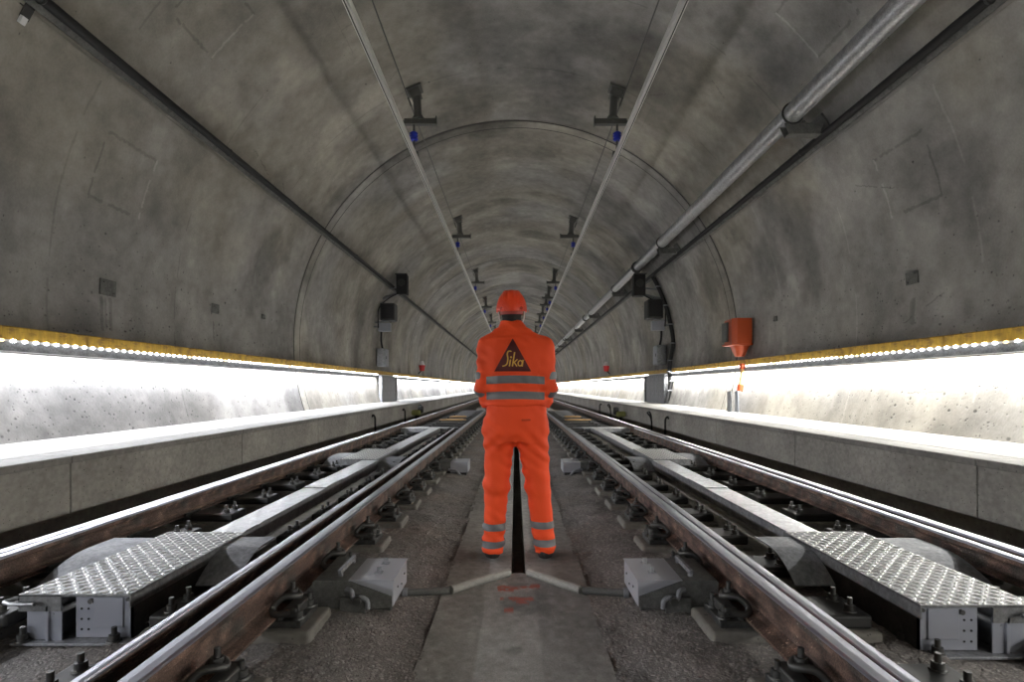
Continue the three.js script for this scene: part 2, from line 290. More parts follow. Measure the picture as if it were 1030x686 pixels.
// ---------------------------------------------------------------- floor: bed, drain, centre slabs, grit
const ZA = -25, ZB = 108, SLOT0 = -0.026, SLOT1 = 0.062, SLOTZ = 3.18;
const floor = structure('floor', 'concrete and grit track bed of the tunnel', 'floor');
part('bed', metres(merge([box(-3.95, SLOT0, -0.5, -0.035, ZA, ZB), box(SLOT1, 3.95, -0.5, -0.035, ZA, ZB), box(SLOT0, SLOT1, -0.5, -0.3, SLOTZ, ZB), box(SLOT0, SLOT1, -0.5, -0.035, ZA, SLOTZ)])), MAT.bed, floor);
const er = rng(77);
function edge(z0, z1, x, amp, step = 0.12) { const o = []; const n = Math.max(2, Math.round((z1 - z0) / step)); for (let k = 0; k <= n; k++) { const z = z0 + (z1 - z0) * k / n; o.push([x + amp * (fbm(z * 2.3 + x * 9, 3.3, 3, 1) - 0.5) * 2, z]); } return o; }
// near slab with its pointed end between the two pipes, red marker paint on it
const slabNear = (() => {
  const W = 512, H = 1024, c = [0, 0, 0], X0 = -0.5, X1 = 0.5, Z0 = 1.3, Z1 = 3.3;
  const strokes = []; const sr = rng(9);
  for (const [zz, x0, x1] of [[2.955, -0.105, 0.135], [2.93, -0.10, -0.01], [2.80, -0.085, 0.10], [2.775, -0.02, 0.075], [2.745, 0.0, 0.07], [2.97, 0.085, 0.14], [2.66, -0.06, -0.01]]) strokes.push([zz, x0, x1]);
  const map = texture(W, H, (i, j) => {
    const x = X0 + (X1 - X0) * i / W, z = Z0 + (Z1 - Z0) * j / H;
    let g = 0.55 + 0.2 * (fbm(x * 2.2 + 4, z * 2.2, 5, 0) - 0.5) + 0.16 * (fbm(x * 30, z * 30, 3, 1) - 0.5) + 0.14 * (vn(i * 0.9, j * 0.9, 2) - 0.5) - 0.1 * smooth(0.6, 0.75, fbm(x * 4 + 8, z * 4 + 2, 4, 3));
    let p = 0; for (const [zz, x0, x1] of strokes) { const w = 0.02 + 0.02 * vn(x * 40, zz * 9, 1), dz = Math.abs(z - zz - 0.02 * (vn(x * 14, zz * 30, 2) - 0.5)); if (x > x0 && x < x1) p = Math.max(p, clamp01(1.3 - dz / w) * smooth(0.2, 0.55, fbm(x * 40, z * 40, 3, 0))); }
    c[0] = clamp01(g + (0.62 - g) * 0.75 * p); c[1] = clamp01(g * 0.985 + (0.27 - g) * 0.75 * p); c[2] = clamp01(g * 0.95 + (0.22 - g) * 0.75 * p); return c;
  });
  map.wrapS = map.wrapT = THREE.ClampToEdgeWrapping;
  const pts = [...edge(0.3, 2.86, -0.41, 0.014), [SLOT0 - 0.012, 3.12], [SLOT0, SLOTZ], [SLOT1, SLOTZ], [SLOT1 + 0.02, 3.12], ...edge(0.3, 2.83, 0.405, 0.014).reverse()];
  const g = metres(slabShape(pts, -0.08, 0)); const uv = g.attributes.uv, p = g.attributes.position;
  for (let i = 0; i < p.count; i++) uv.setXY(i, (p.getX(i) - X0) / (X1 - X0), (-p.getZ(i) - Z0) / (Z1 - Z0));
  return part('slab', g, std({ map, bumpMap: slabT[1], bumpScale: 0.004, roughness: 0.86 }), floor, 'near centre slab with faded red paint');
})();
part('slab', metres(slabShape([...edge(2.93, 30, -0.41, 0.02, 0.2), [SLOT0, 30], [SLOT0, 3.2], [-0.08, 3.18], [-0.36, 2.94]].reverse(), -0.08, 0.0)), MAT.slab, floor, 'slab left of the drain slot');
part('slab', metres(slabShape([...edge(2.9, 30, 0.415, 0.02, 0.2), [SLOT1, 30], [SLOT1, 3.2], [0.12, 3.18], [0.36, 2.92]], -0.08, 0.0)), MAT.slab, floor, 'slab right of the drain slot');
function gritStrip(x0, x1, z0, z1, y, amp, st) {       // uneven packed grit
  const nx = Math.max(2, Math.round((x1 - x0) / st)), nz = Math.round((z1 - z0) / st), g = new THREE.PlaneGeometry(x1 - x0, z1 - z0, nx, nz); g.rotateX(-Math.PI / 2); g.translate((x0 + x1) / 2, 0, -(z0 + z1) / 2);
  const p = g.attributes.position, uv = g.attributes.uv;
  for (let i = 0; i < p.count; i++) { const x = p.getX(i), z = p.getZ(i); p.setY(i, y + 0.05 * smooth(0.42, 0.85, Math.abs(x)) + amp * (fbm(x * 7 + 50, z * 7 + 50, 3, 0) - 0.5) * 2 + amp * 0.8 * (fbm(x * 34, z * 34, 2, 1) - 0.5)); uv.setXY(i, x, z); }
  g.computeVertexNormals(); return g;
}
for (const s of [-1, 1]) {
  const a = 0.395, b = 1.75;
  part('grit', s > 0 ? gritStrip(a, b, 1.0, 9, -0.003, 0.013, 0.02) : gritStrip(-b, -a, 1.0, 9, -0.003, 0.013, 0.02), MAT.grit, floor).userData.kind = 'stuff';
  part('grit', s > 0 ? gritStrip(a, b, 9, 40, -0.003, 0.013, 0.06) : gritStrip(-b, -a, 9, 40, -0.003, 0.013, 0.06), MAT.grit, floor).userData.kind = 'stuff';
  part('grit', s > 0 ? gritStrip(1.75, 3.3, 0.8, 2.4, -0.02, 0.012, 0.03) : gritStrip(-3.3, -1.75, 0.8, 2.4, -0.02, 0.012, 0.03), MAT.grit, floor).userData.kind = 'stuff';
  for (let k = 0; k < 6; k++) part('bed_panel', metres(sbox(s, 1.42, 1.7, -0.02, 0.062, 3.3 + k * 3.1, 6.36 + k * 3.1)), MAT.bed, floor);
}
{ // loose chips lying on the grit
  const r = rng(31), g = new THREE.IcosahedronGeometry(1, 0), im = new THREE.InstancedMesh(g, MAT.grit, 2600), m = new THREE.Matrix4(), q = new THREE.Quaternion(), e = new THREE.Euler();
  im.name = 'grit_chips'; im.userData = { kind: 'stuff', label: 'loose stone chips strewn over the dark grit', category: 'grit' };
  for (let i = 0; i < 2600; i++) { const s = r() < 0.5 ? -1 : 1, z = 1.5 + 7 * r() * r(), x = s * (0.43 + 0.75 * r()), k = 0.002 + 0.006 * r() * r(); e.set(r() * 6, r() * 6, r() * 6); q.setFromEuler(e); m.compose(V(x, -0.008 + 0.05 * smooth(0.42, 0.85, Math.abs(x)), -z), q, V(k * 1.3, k * 0.8, k)); im.setMatrixAt(i, m); }
  im.castShadow = im.receiveShadow = true; scene.add(im);
}

// ---------------------------------------------------------------- raised walkways
const LEDGE_X = 3.5, LEDGE_Y = CAM_Y - 0.54;
for (const s of [-1, 1]) {
  const w = structure(s < 0 ? 'trim_1' : 'trim_2', s < 0 ? 'raised concrete walkway along the left wall' : 'raised concrete walkway along the right wall', 'walkway');
  part('core', metres(sbox(s, LEDGE_X + 0.16, 4.95, -0.3, LEDGE_Y - 0.1, ZA, ZB)), MAT.kerb, w);
  const L = 2.55, off = s < 0 ? 0.25 : 0.1;
  for (let k = -8; k < 36; k++) {
    const z0 = off + L * k + 1.27, z1 = z0 + L;
    if (z0 > 60) break;
    part('kerb_panel', metres(sbox(s, LEDGE_X, LEDGE_X + 0.15, CAM_Y - 0.995, LEDGE_Y - 0.03, z0 + 0.006, z1 - 0.006, 0.006)), MAT.kerb, w);
    part('deck_edge', metres(sbox(s, LEDGE_X - 0.012, LEDGE_X + 0.315, LEDGE_Y - 0.06, LEDGE_Y, z0 + 0.003, z1 - 0.003, 0.01)), MAT.deck, w);
    part('deck_panel', metres(sbox(s, LEDGE_X + 0.335, 4.93, LEDGE_Y - 0.11, LEDGE_Y - 0.002, z0, z1)), MAT.deck, w);
  }
  part('kerb_panel', metres(sbox(s, LEDGE_X, LEDGE_X + 0.15, CAM_Y - 0.995, LEDGE_Y - 0.03, 62, ZB)), MAT.kerb, w);
  part('deck_panel', metres(sbox(s, LEDGE_X, 4.93, LEDGE_Y - 0.11, LEDGE_Y, 62, ZB)), MAT.deck, w);
}

// ---------------------------------------------------------------- yellow light rails with LEDs
{
  const ledG = new THREE.SphereGeometry(0.02, 12, 8).scale(0.8, 0.85, 1.3), tinyG = new THREE.OctahedronGeometry(0.02, 1);
  for (const s of [-1, 1]) {
    const t = thing('light_rail', s < 0 ? 'yellow rail with a row of white LEDs along the left wall' : 'yellow rail with a row of white LEDs along the right wall', 'light rail', 'light rails on the tunnel walls');
    for (let z = -24; z < 106; z += 6) {
      const profile = [[4.965, 1.615], [4.965, 1.735], [4.972, 1.745], [5.09, 1.76], [5.09, 1.75], [4.985, 1.735], [4.985, 1.615]].map(p => [s * p[0], p[1]]);
      const g = prism(s > 0 ? profile.slice().reverse() : profile, 5.99); g.translate(0, 0, -z - 5.99);
      part('yellow_cover', metres(g), MAT.yellow, t);
      part('front_lip', metres(sbox(s, 4.964, 4.972, 1.5, 1.592, z, z + 5.99)), MAT.hood, t);
      part('led_carrier', metres(sbox(s, 4.972, 5.03, 1.498, 1.506, z, z + 5.99)), MAT.white, t);
      part('led_holder', sbox(s, 4.958, 5.0, 1.592, 1.613, z, z + 5.99), MAT.white, t);
    }
    const far = [], r = rng(s + 40); let n = 0;
    for (const [side, a, b] of STRIPS) if (side === s) for (let z = a + 0.06; z < b; z += 0.12) {
      if (z < 4.2) { continue; }
      const x = s * LED_X, y = LED_Y;
      if (n < 140) { const warm = r() < 0.09; const m = part('led', ledG, warm ? MAT.ledWarm : MAT.led, t, warm ? 'dimmer amber LED' : undefined); m.position.set(x, y, -z); n++; }
      else if (z < 70) far.push(tinyG.clone().translate(x, y, -z));
    }
    part('led_row', merge(far), MAT.led, t).userData.kind = 'stuff';
  }
}

// ---------------------------------------------------------------- rails
const RAILTOP = 0.29, RH = 0.17;
const HALF = [[0.075, 0], [0.075, 0.011], [0.03, 0.024], [0.011, 0.036], [0.0085, 0.06], [0.0085, 0.11], [0.013, 0.124], [0.034, 0.134], [0.0355, 0.155]];
const CAPH = [[0.0355, 0.155], [0.0345, 0.163], [0.029, 0.1685], [0.0, 0.17]];
const BLADE = [[0.04, 0.032], [0.04, 0.04], [0.02, 0.048], [0.0085, 0.06], [0.0085, 0.11], [0.013, 0.124], [0.034, 0.134], [0.0355, 0.155]];
function railGeo(profile, stations, lead) {             // profile right half; stations [depth, centre x, left scale, right scale]
  const ring = [...profile.map(p => [p[0], p[1]]), ...profile.slice().reverse().filter(p => p[0] > 0).map(p => [-p[0], p[1]])];
  const pos = [], uv = [], idx = [], n = ring.length;
  let per = [0]; for (let k = 1; k <= n; k++) per.push(per[k - 1] + Math.hypot(ring[k % n][0] - ring[k - 1][0], ring[k % n][1] - ring[k - 1][1]));
  for (const [z, x, sl, sr] of stations) for (let k = 0; k <= n; k++) { const q = ring[k % n]; pos.push(x + q[0] * (q[0] < 0 ? sl : sr), RAILTOP - RH + q[1], -z); uv.push(z, per[k]); }
  for (let i = 0; i < stations.length - 1; i++) for (let k = 0; k < n; k++) { const a = i * (n + 1) + k, b = a + 1, c = a + n + 1, d = c + 1; idx.push(a, c, b, b, c, d); }
  const g = new THREE.BufferGeometry(); g.setAttribute('position', new THREE.Float32BufferAttribute(pos, 3)); g.setAttribute('uv', new THREE.Float32BufferAttribute(uv, 2)); g.setIndex(idx);
  const f = g.toNonIndexed(); f.computeVertexNormals(); return f;
}
function rail(name, label, stations, group) {
  const t = thing(name, label, 'rail', group);
  part('rail_body', railGeo(name === 'switch_rail' ? BLADE : HALF, stations), MAT.rust, t);
  part('running_surface', railGeo(CAPH, stations), MAT.polished, t, 'polished steel running surface');
  return t;
}
const XL1 = -1.13, XR1 = 1.087, XL2 = -2.69, XR2 = 2.655;
const straight = (x) => [[-3, x, 1, 1], [6, x, 1, 1], [20, x, 1, 1], [60, x, 1, 1], [105, x, 1, 1]];
rail('running_rail', 'rusty inner running rail of the left track beside a wide-open switch blade', straight(XL1), 'running rails');
rail('running_rail', 'rusty inner running rail of the right track with blade pressed against it', straight(XR1), 'running rails');
rail('running_rail', 'outer rail of the left track along the left walkway', straight(XL2), 'running rails');
rail('running_rail', 'outer rail of the right track along the right walkway', straight(XR2), 'running rails');
rail('switch_rail', 'open switch blade standing off the left inner rail', [[-3, -1.272, 0.75, 0.5], [3, -1.274, 0.75, 0.5], [8, -1.285, 0.7, 0.5], [10.9, -1.295, 0.3, 0.3]], 'switch blades');
rail('switch_rail', 'closed switch blade lying tight against the right inner rail', [[-3, 1.155, 0.8, 0.85], [3, 1.154, 0.75, 0.8], [8, 1.147, 0.55, 0.6], [10.9, 1.13, 0.2, 0.25]], 'switch blades');
rail('switch_rail', 'closed switch blade lying tight against the left outer rail', [[-3, -2.623, 0.8, 0.8], [3, -2.623, 0.75, 0.8], [8, -2.632, 0.6, 0.6], [10.9, -2.65, 0.2, 0.25]], 'switch blades');
rail('switch_rail', 'open switch blade standing off the right outer rail', [[-3, 2.535, 0.85, 0.5], [3, 2.533, 0.85, 0.5], [8, 2.522, 0.6, 0.5], [10.9, 2.51, 0.3, 0.3]], 'switch blades');

// ---------------------------------------------------------------- rail support blocks
const hexG = new THREE.CylinderGeometry(0.021, 0.021, 0.024, 6), washG = new THREE.CylinderGeometry(0.027, 0.03, 0.008, 14), studG = new THREE.CylinderGeometry(0.011, 0.011, 0.05, 8);
function boltGeo(x, y, z) { return merge([washG.clone().translate(x, y + 0.004, z), hexG.clone().translate(x, y + 0.02, z), studG.clone().translate(x, y + 0.038, z)]); }
function clipGeo(x, y, s) {                            // sprung W clip, its arms reaching towards the rail (direction s)
  const pts = [[-0.03, 0.03, 0.085], [0.045, 0.022, 0.085], [0.066, 0.035, 0.058], [0.03, 0.075, 0.038], [-0.012, 0.078, 0.024], [-0.03, 0.07, 0], [-0.012, 0.078, -0.024], [0.03, 0.075, -0.038], [0.066, 0.035, -0.058], [0.045, 0.022, -0.085], [-0.03, 0.03, -0.085]];
  const loop = tube(pts.map(p => [x + s * p[0], y + p[1], p[2]]), 0.015, 36, 7);
  const guide = new RoundedBoxGeometry(0.06, 0.045, 0.16, 1, 0.01).translate(x - s * 0.02, y + 0.022, 0);
  return merge([loop, guide]);
}
const BY = 0.09, PY = RAILTOP - RH;                    // block top, rail foot underside
function supportProto(side, outer, xr) {               // side: left or right track; xr: rail centre (absolute)
  const L = [[xr - (outer ? 0.42 : 0.245), xr + (outer ? 0.24 : 0.5)]][0], c = [];
  const inSide = outer ? 1 : -1;                       // direction away from the track centre
  const S = (a, b, y0, y1, d, r) => sbox(side, xr + Math.min(a, b), xr + Math.max(a, b), y0, y1, -d, d, r);
  const o = { parts: [] };
  o.parts.push(['block', metres(sbox(side, L[0], L[1], -0.03, BY, -0.14, 0.14, 0.022)), MAT.block]);
  o.parts.push(['base_plate', metres(merge([S(-0.19, 0.2, BY, PY, 0.1, 0.004), S(-0.105, -0.085, PY, PY + 0.03, 0.095, 0.003), S(0.085, 0.105, PY, PY + 0.0, 0.095)].slice(0, 2))), MAT.plateDark]);
  o.parts.push(['rail_clip', side > 0 ? clipGeo(xr + inSide * 0.115, PY + 0.004, -inSide) : mirrorX(clipGeo(xr + inSide * 0.115, PY + 0.004, -inSide)), MAT.bolt]);
  const bx = xr + inSide * 0.115;
  o.parts.push(['bolt', boltGeo(side * bx, PY + 0.075, 0), MAT.bolt]);
  o.parts.push(['bolt', boltGeo(side * (xr + inSide * 0.165), PY, 0.062), MAT.bolt]);
  o.parts.push(['bolt', boltGeo(side * (xr + inSide * 0.165), PY, -0.062), MAT.bolt]);
  const k = -inSide;                                   // the switch side: slide plate and screws
  o.parts.push(['slide_plate', metres(S(k * 0.14, k * 0.47, BY, PY + 0.03, 0.11, 0.014)), MAT.steelDark]);
  o.parts.push(['bolt', boltGeo(side * (xr + k * 0.4), PY + 0.027, 0.06), MAT.bolt]);
  o.parts.push(['bolt', boltGeo(side * (xr + k * 0.4), PY + 0.027, -0.06), MAT.bolt]);
  return o;
}
for (const [side, outer, xr] of [[-1, false, -XL1], [1, false, XR1], [-1, true, -XL2], [1, true, XR2]]) {
  const p = supportProto(side, outer, xr), where = (outer ? 'outer' : 'inner') + ' rail of the ' + (side < 0 ? 'left' : 'right') + ' track', group = 'support blocks under the ' + where;
  for (let k = 0; k < 34; k++) {
    const z = 1.16 + 0.6 * k;
    if (z < 1.7 && !outer) { if (k < 1) continue; }
    if (outer && z < 2.3) continue;
    const idx = Math.round((z - (outer ? 2.36 : 1.76)) / 0.6);
    const label = idx < ORD.length ? ORD[Math.max(0, idx)] + ' concrete support block from the camera under the ' + where : 'small distant concrete support block under the ' + where;
    const t = thing('rail_support_block', label, 'support block', group, [0, 0, -z]);
    for (const [n, g, m] of p.parts) { if (k > 16 && n === 'bolt') continue; part(n, g, m, t); }
  }
}

// ---------------------------------------------------------------- switch machine covers in the middle of each track
const lozenge = (() => { const g = new THREE.SphereGeometry(1, 6, 3, 0, Math.PI * 2, 0, Math.PI / 2); g.scale(0.0195, 0.0045, 0.0065); return flat(g); })();
function treadGeo(x0, x1, z0, z1, y, step = 0.037) {
  const out = []; let row = 0;
  for (let z = z0 + step * 0.5; z < z1 - step * 0.3; z += step, row++) { let col = 0; for (let x = x0 + step * 0.5; x < x1 - step * 0.3; x += step, col++) { const g = lozenge.clone(); g.rotateY((row + col) % 2 ? Math.PI / 4 : -Math.PI / 4); g.translate(x, y, -z); out.push(g); } }
  return mergeGeometries(out);
}
function hoodGeo(s, x0, x1, zn, zf, ytop, ylow) {      // bent sheet: flat on top, rolling down towards the camera
  const prof = []; const N = 14;
  for (let k = 0; k <= N; k++) { const q = k / N, z = zf + (zn - zf) * q, d = Math.max(0, (q - 0.35) / 0.65); prof.push([z, ytop - (ytop - ylow) * d * d]); }
  const out = [...prof.map(p => [-p[0], p[1]]), ...prof.slice().reverse().map(p => [-p[0], p[1] - 0.006])];
  const g = prism(out, x1 - x0); g.rotateY(-Math.PI / 2);        // (shape x -> z, depth -> -x)
  g.translate(s > 0 ? x1 : -x0, 0, 0); return metres(g);
}
function switchCover(s, z0, zEnd) {
  const side = s < 0 ? 'left' : 'right';
  const X0 = 1.665, X1 = 2.15, Y = 0.25;
  const t = thing('switch_machine_cover', 'long metal switch machine cover with bright tread plate lid in the ' + side + ' track', 'machine cover', 'switch machine covers');
  const lid = part('tread_lid', metres(merge([sbox(s, X0, X1, Y - 0.012, Y, z0, zEnd, 0.003), sbox(s, X0, X0 + 0.006, Y - 0.06, Y - 0.005, z0, zEnd), sbox(s, X1 - 0.006, X1, Y - 0.06, Y - 0.005, z0, zEnd), sbox(s, X0 + 0.3, X1, Y - 0.075, Y - 0.005, z0, z0 + 0.006)])), MAT.tread, t, 'bright aluminium tread plate lid');
  const tr = part('tread_pattern', treadGeo(s > 0 ? X0 : -X1, s > 0 ? X1 : -X0, z0, zEnd, Y - 0.0005), MAT.treadBar, lid); tr.userData.kind = 'stuff';
  const bd = part('box_body', metres(merge([sbox(s, X0 + 0.012, X0 + 0.022, 0.045, Y - 0.012, z0 + 0.03, zEnd), sbox(s, X1 - 0.02, X1 - 0.01, 0.045, Y - 0.012, z0 + 0.25, zEnd), sbox(s, X0 + 0.012, X1 - 0.01, 0.05, Y - 0.012, zEnd - 0.012, zEnd), sbox(s, X0 + 0.2, X1 - 0.01, 0.05, Y - 0.012, z0 + 0.2, z0 + 0.21)])), MAT.plateDark, t);
  const fp = part('front_panel', metres(sbox(s, X0 + 0.012, X0 + 0.26, 0.05, Y - 0.012, z0 + 0.03, z0 + 0.038)), MAT.greyPaint, t, 'grey painted front plate');
  part('door_plate', metres(sbox(s, X0 + 0.05, X0 + 0.18, 0.095, Y - 0.025, z0 + 0.024, z0 + 0.03, 0.003)), MAT.greyPaint, fp);
  for (let a = 0; a < 2; a++) for (let b = 0; b < 3; b++) part('hole', rod([s * (X0 + 0.205 + a * 0.03), 0.085 + b * 0.045, -(z0 + 0.031)], [s * (X0 + 0.205 + a * 0.03), 0.085 + b * 0.045, -(z0 + 0.0285)], 0.005, 10), MAT.dark, fp);
  part('bolt', rod([s * (X0 + 0.19), Y - 0.04, -(z0 + 0.03)], [s * (X0 + 0.19), Y - 0.04, -(z0 + 0.018)], 0.011, 10), MAT.bolt, fp);
  part('bolt', rod([s * (X0 + 0.028), Y - 0.032, -(z0 + 0.03)], [s * (X0 + 0.028), Y - 0.032, -(z0 + 0.02)], 0.008, 10), MAT.bolt, fp);
  part('floor_plate', metres(sbox(s, X0 + 0.0, X1 + 0.02, 0.034, 0.046, z0 - 0.02, z0 + 0.45, 0.003)), MAT.galvDull, t);
  // bracket that carries the motor arm: upright plate with a raking front
  const br = prism([[0, 0], [0.035, 0], [0.035, 0.155], [0.0, 0.155]], 0.16); br.translate(0, 0.046, 0);
  part('bracket', metres(merge([sbox(s, X1 - 0.13, X1 - 0.115, 0.046, Y - 0.05, z0 + 0.0, z0 + 0.2, 0.003), sbox(s, X1 - 0.18, X1 - 0.13, 0.046, Y - 0.055, z0 + 0.01, z0 + 0.016), sbox(s, X1 - 0.10, X1 - 0.02, 0.046, Y - 0.07, z0 + 0.02, z0 + 0.028)])), MAT.greyPaint, t);
  part('locking_bar', rod([s * (X1 - 0.14), 0.16, -(z0 + 0.02)], [s * (X0 + 0.25), 0.2, -(z0 + 0.06)], 0.013, 10), MAT.galvDull, t);
  part('handle', tube([[s * (X1 - 0.02), Y - 0.03, -(z0 + 0.06)], [s * (X1 + 0.045), Y - 0.033, -(z0 + 0.035)], [s * (X1 + 0.06), Y - 0.034, -(z0 + 0.0)], [s * (X1 + 0.02), Y - 0.034, -(z0 - 0.02)], [s * (X1 - 0.09), Y - 0.034, -(z0 - 0.022)]], 0.008, 30, 8), MAT.galv, t);
  for (const [bx, bz] of [[X0 + 0.07, 0.0], [X1 - 0.02, 0.0], [X0 - 0.0 + 0.02, 0.12], [X1, 0.16]]) part('anchor_bolt', boltGeo(s * bx, 0.046, -(z0 + bz)), MAT.bolt, t);
  // narrow run of covers towards the far end, in jointed lengths
  const n0 = 1.71, n1 = 1.915, runs = [[zEnd - 0.1, 4.68, 0.236], [4.66, 5.12, 0.244], [5.10, 6.45, 0.236], [7.5, 9.6, 0.236], [9.58, 11.8, 0.232]];
  for (const [a, b, y] of runs) part('narrow_cover', metres(merge([sbox(s, n0, n1, y - 0.01, y, a, b, 0.003), sbox(s, n0, n0 + 0.006, 0.13, y - 0.004, a, b), sbox(s, n1 - 0.006, n1, 0.13, y - 0.004, a, b)])), MAT.galv, t);
  const l2 = part('tread_lid', metres(merge([sbox(s, 1.715, 2.19, 0.236, 0.246, 6.45, 7.55, 0.003), sbox(s, 1.715, 1.722, 0.13, 0.24, 6.45, 7.55), sbox(s, 2.18, 2.187, 0.15, 0.24, 6.45, 7.55), sbox(s, 1.715, 2.187, 0.17, 0.24, 6.45, 6.456)])), MAT.tread, t, 'second, farther tread plate lid');
  const tr2 = part('tread_pattern', treadGeo(s > 0 ? 1.715 : -2.19, s > 0 ? 2.19 : -1.715, 6.45, 7.55, 0.2455, 0.045), MAT.treadBar, l2); tr2.userData.kind = 'stuff';
  part('cross_cover', metres(merge([sbox(s, 1.55, 2.6, 0.2, 0.212, 11.75, 12.15, 0.004), sbox(s, 1.55, 2.6, 0.12, 0.205, 11.75, 11.757)])), MAT.galv, t);
  const hoods = [[1.45, X0 - 0.005, 2.68, 3.13, 0.24, 0.12], [X1 + 0.005, 2.42, 2.6, 3.12, 0.236, 0.13], [1.45, 1.71, 6.3, 6.85, 0.225, 0.12], [2.19, 2.46, 6.55, 7.2, 0.23, 0.14]];
  for (const h of hoods) part('side_hood', hoodGeo(s, ...h), MAT.hood, t, 'rolled sheet hood over the switch rods');
  for (const z of [2.86, 2.98, 6.6, 6.72]) part('switch_rod', rod([s * 1.2, 0.125, -z], [s * 2.55, 0.125, -z], 0.016, 10), MAT.bolt, t);
  return t;
}
switchCover(-1, 2.235, 3.2); switchCover(1, 2.125, 3.21);

// ---------------------------------------------------------------- point detector boxes beside the inner rails
function detectorBox(s, z0, label, full) {
  const t = thing('detector_box', label, 'junction box', 'grey detector boxes beside the inner rails', [0, 0, -z0]);
  const D = 0.32, Y0 = 0.055, Y1 = 0.182, A = 0.607, B = 0.83, C = 1.0;
  part('base', metres(sbox(s, A + 0.02, C, -0.02, Y0, 0.02, D - 0.02, 0.006)), MAT.plateDark, t);
  part('end_case', metres(sbox(s, A, B, Y0, Y1, 0, D, 0.006)), MAT.casePaint, t, 'light grey end case');
  const lidP = part('lid', metres(sbox(s, A - 0.004, B, Y1, Y1 + 0.006, -0.004, D + 0.004, 0.002)), MAT.casePaint, t);
  part('dark_cover', metres(merge([sbox(s, B, C, Y0 + 0.02, Y1 + 0.006, -0.01, D + 0.01, 0.005)])), MAT.lid, t, 'dark weathered cover half');
  if (full) {
    const pl = prism([[A + 0.005, Y0], [C, Y0 - 0.03], [C + 0.005, Y1], [B - 0.01, Y1], [A + 0.005, Y1 - 0.075]].map(p => [s * p[0], p[1]]).sort(() => 0), 0.008);
    part('front_plate', metres(pl.translate(0, 0, 0.003)), MAT.lid, t);
    part('lift_bar', metres(merge([sbox(s, 0.875, 0.895, Y1 + 0.02, Y1 + 0.042, 0.03, 0.27, 0.003), sbox(s, 0.875, 0.895, Y1 + 0.004, Y1 + 0.03, 0.04, 0.06), sbox(s, 0.875, 0.895, Y1 + 0.004, Y1 + 0.03, 0.24, 0.26)])), MAT.galvDull, t);
    for (const z of [0.1, 0.24]) part('latch', metres(merge([sbox(s, 0.685, 0.725, Y1 + 0.004, Y1 + 0.01, z - 0.02, z + 0.02), sbox(s, 0.69, 0.712, Y1 + 0.004, Y1 + 0.04, z - 0.012, z - 0.006, 0.002)])), MAT.galvDull, lidP);
    const link = tube([[s * 0.72, 0.065, 0.05], [s * 0.725, 0.105, 0.05], [s * 0.755, 0.12, 0.05], [s * 0.79, 0.115, 0.05], [s * 0.8, 0.15, 0.05], [s * 0.83, 0.155, 0.04]], 0.013, 30, 8);
    part('crank_link', link, MAT.galvDull, t);
    part('crank_plate', metres(sbox(s, 0.735, 0.86, 0.02, 0.115, -0.045, -0.03, 0.004)), MAT.lid, t);
    part('bolt', rod([s * 0.765, 0.11, 0.05], [s * 0.765, 0.11, 0.085], 0.02, 8), MAT.bolt, t);
    part('foot', metres(sbox(s, 0.74, 0.83, 0.0, 0.03, -0.07, -0.0, 0.006)), MAT.galvDull, t);
    for (const [y, z] of [[0.12, 0.09], [0.1, 0.18], [0.13, 0.25]]) part('screw', rod([s * (A + 0.001), y, -z], [s * (A - 0.004), y, -z], 0.006, 8), MAT.bolt, t);
  } else part('crank_link', tube([[s * 0.7, 0.03, 0.04], [s * 0.76, 0.09, 0.05], [s * 0.85, 0.1, 0.05]], 0.016, 16, 7), MAT.galvDull, t);
  return t;
}
for (const s of [-1, 1]) {
  const w = s < 0 ? 'left' : 'right';
  detectorBox(s, 2.57, 'grey metal detector box beside the ' + w + ' inner rail, nearest the camera', true);
  detectorBox(s, 6.6, 'second grey detector box beside the ' + w + ' inner rail, farther from the camera', false);
  const p = thing('conduit_pipe', 'pale conduit pipe slanting from the ' + w + ' detector box to the drain slot', 'pipe', 'conduit pipes in front of the worker');
  const bend = s < 0 ? -0.357 : 0.363, end = s < 0 ? -0.04 : 0.08;
  part('slanted_pipe', rod([bend, 0.02, -2.87], [end, 0.02, -3.145], 0.024, 18), MAT.pvc, p);
  part('straight_pipe', rod([bend - s * 0.01 + s * 0.02, 0.018, -2.872], [s * 0.615, 0.03, -2.8], 0.02, 16), MAT.lid, p, 'darker straight length');
  part('collar', rod([s * 0.585, 0.03, -2.803], [s * 0.612, 0.03, -2.8], 0.027, 16), MAT.galvDull, p);
}

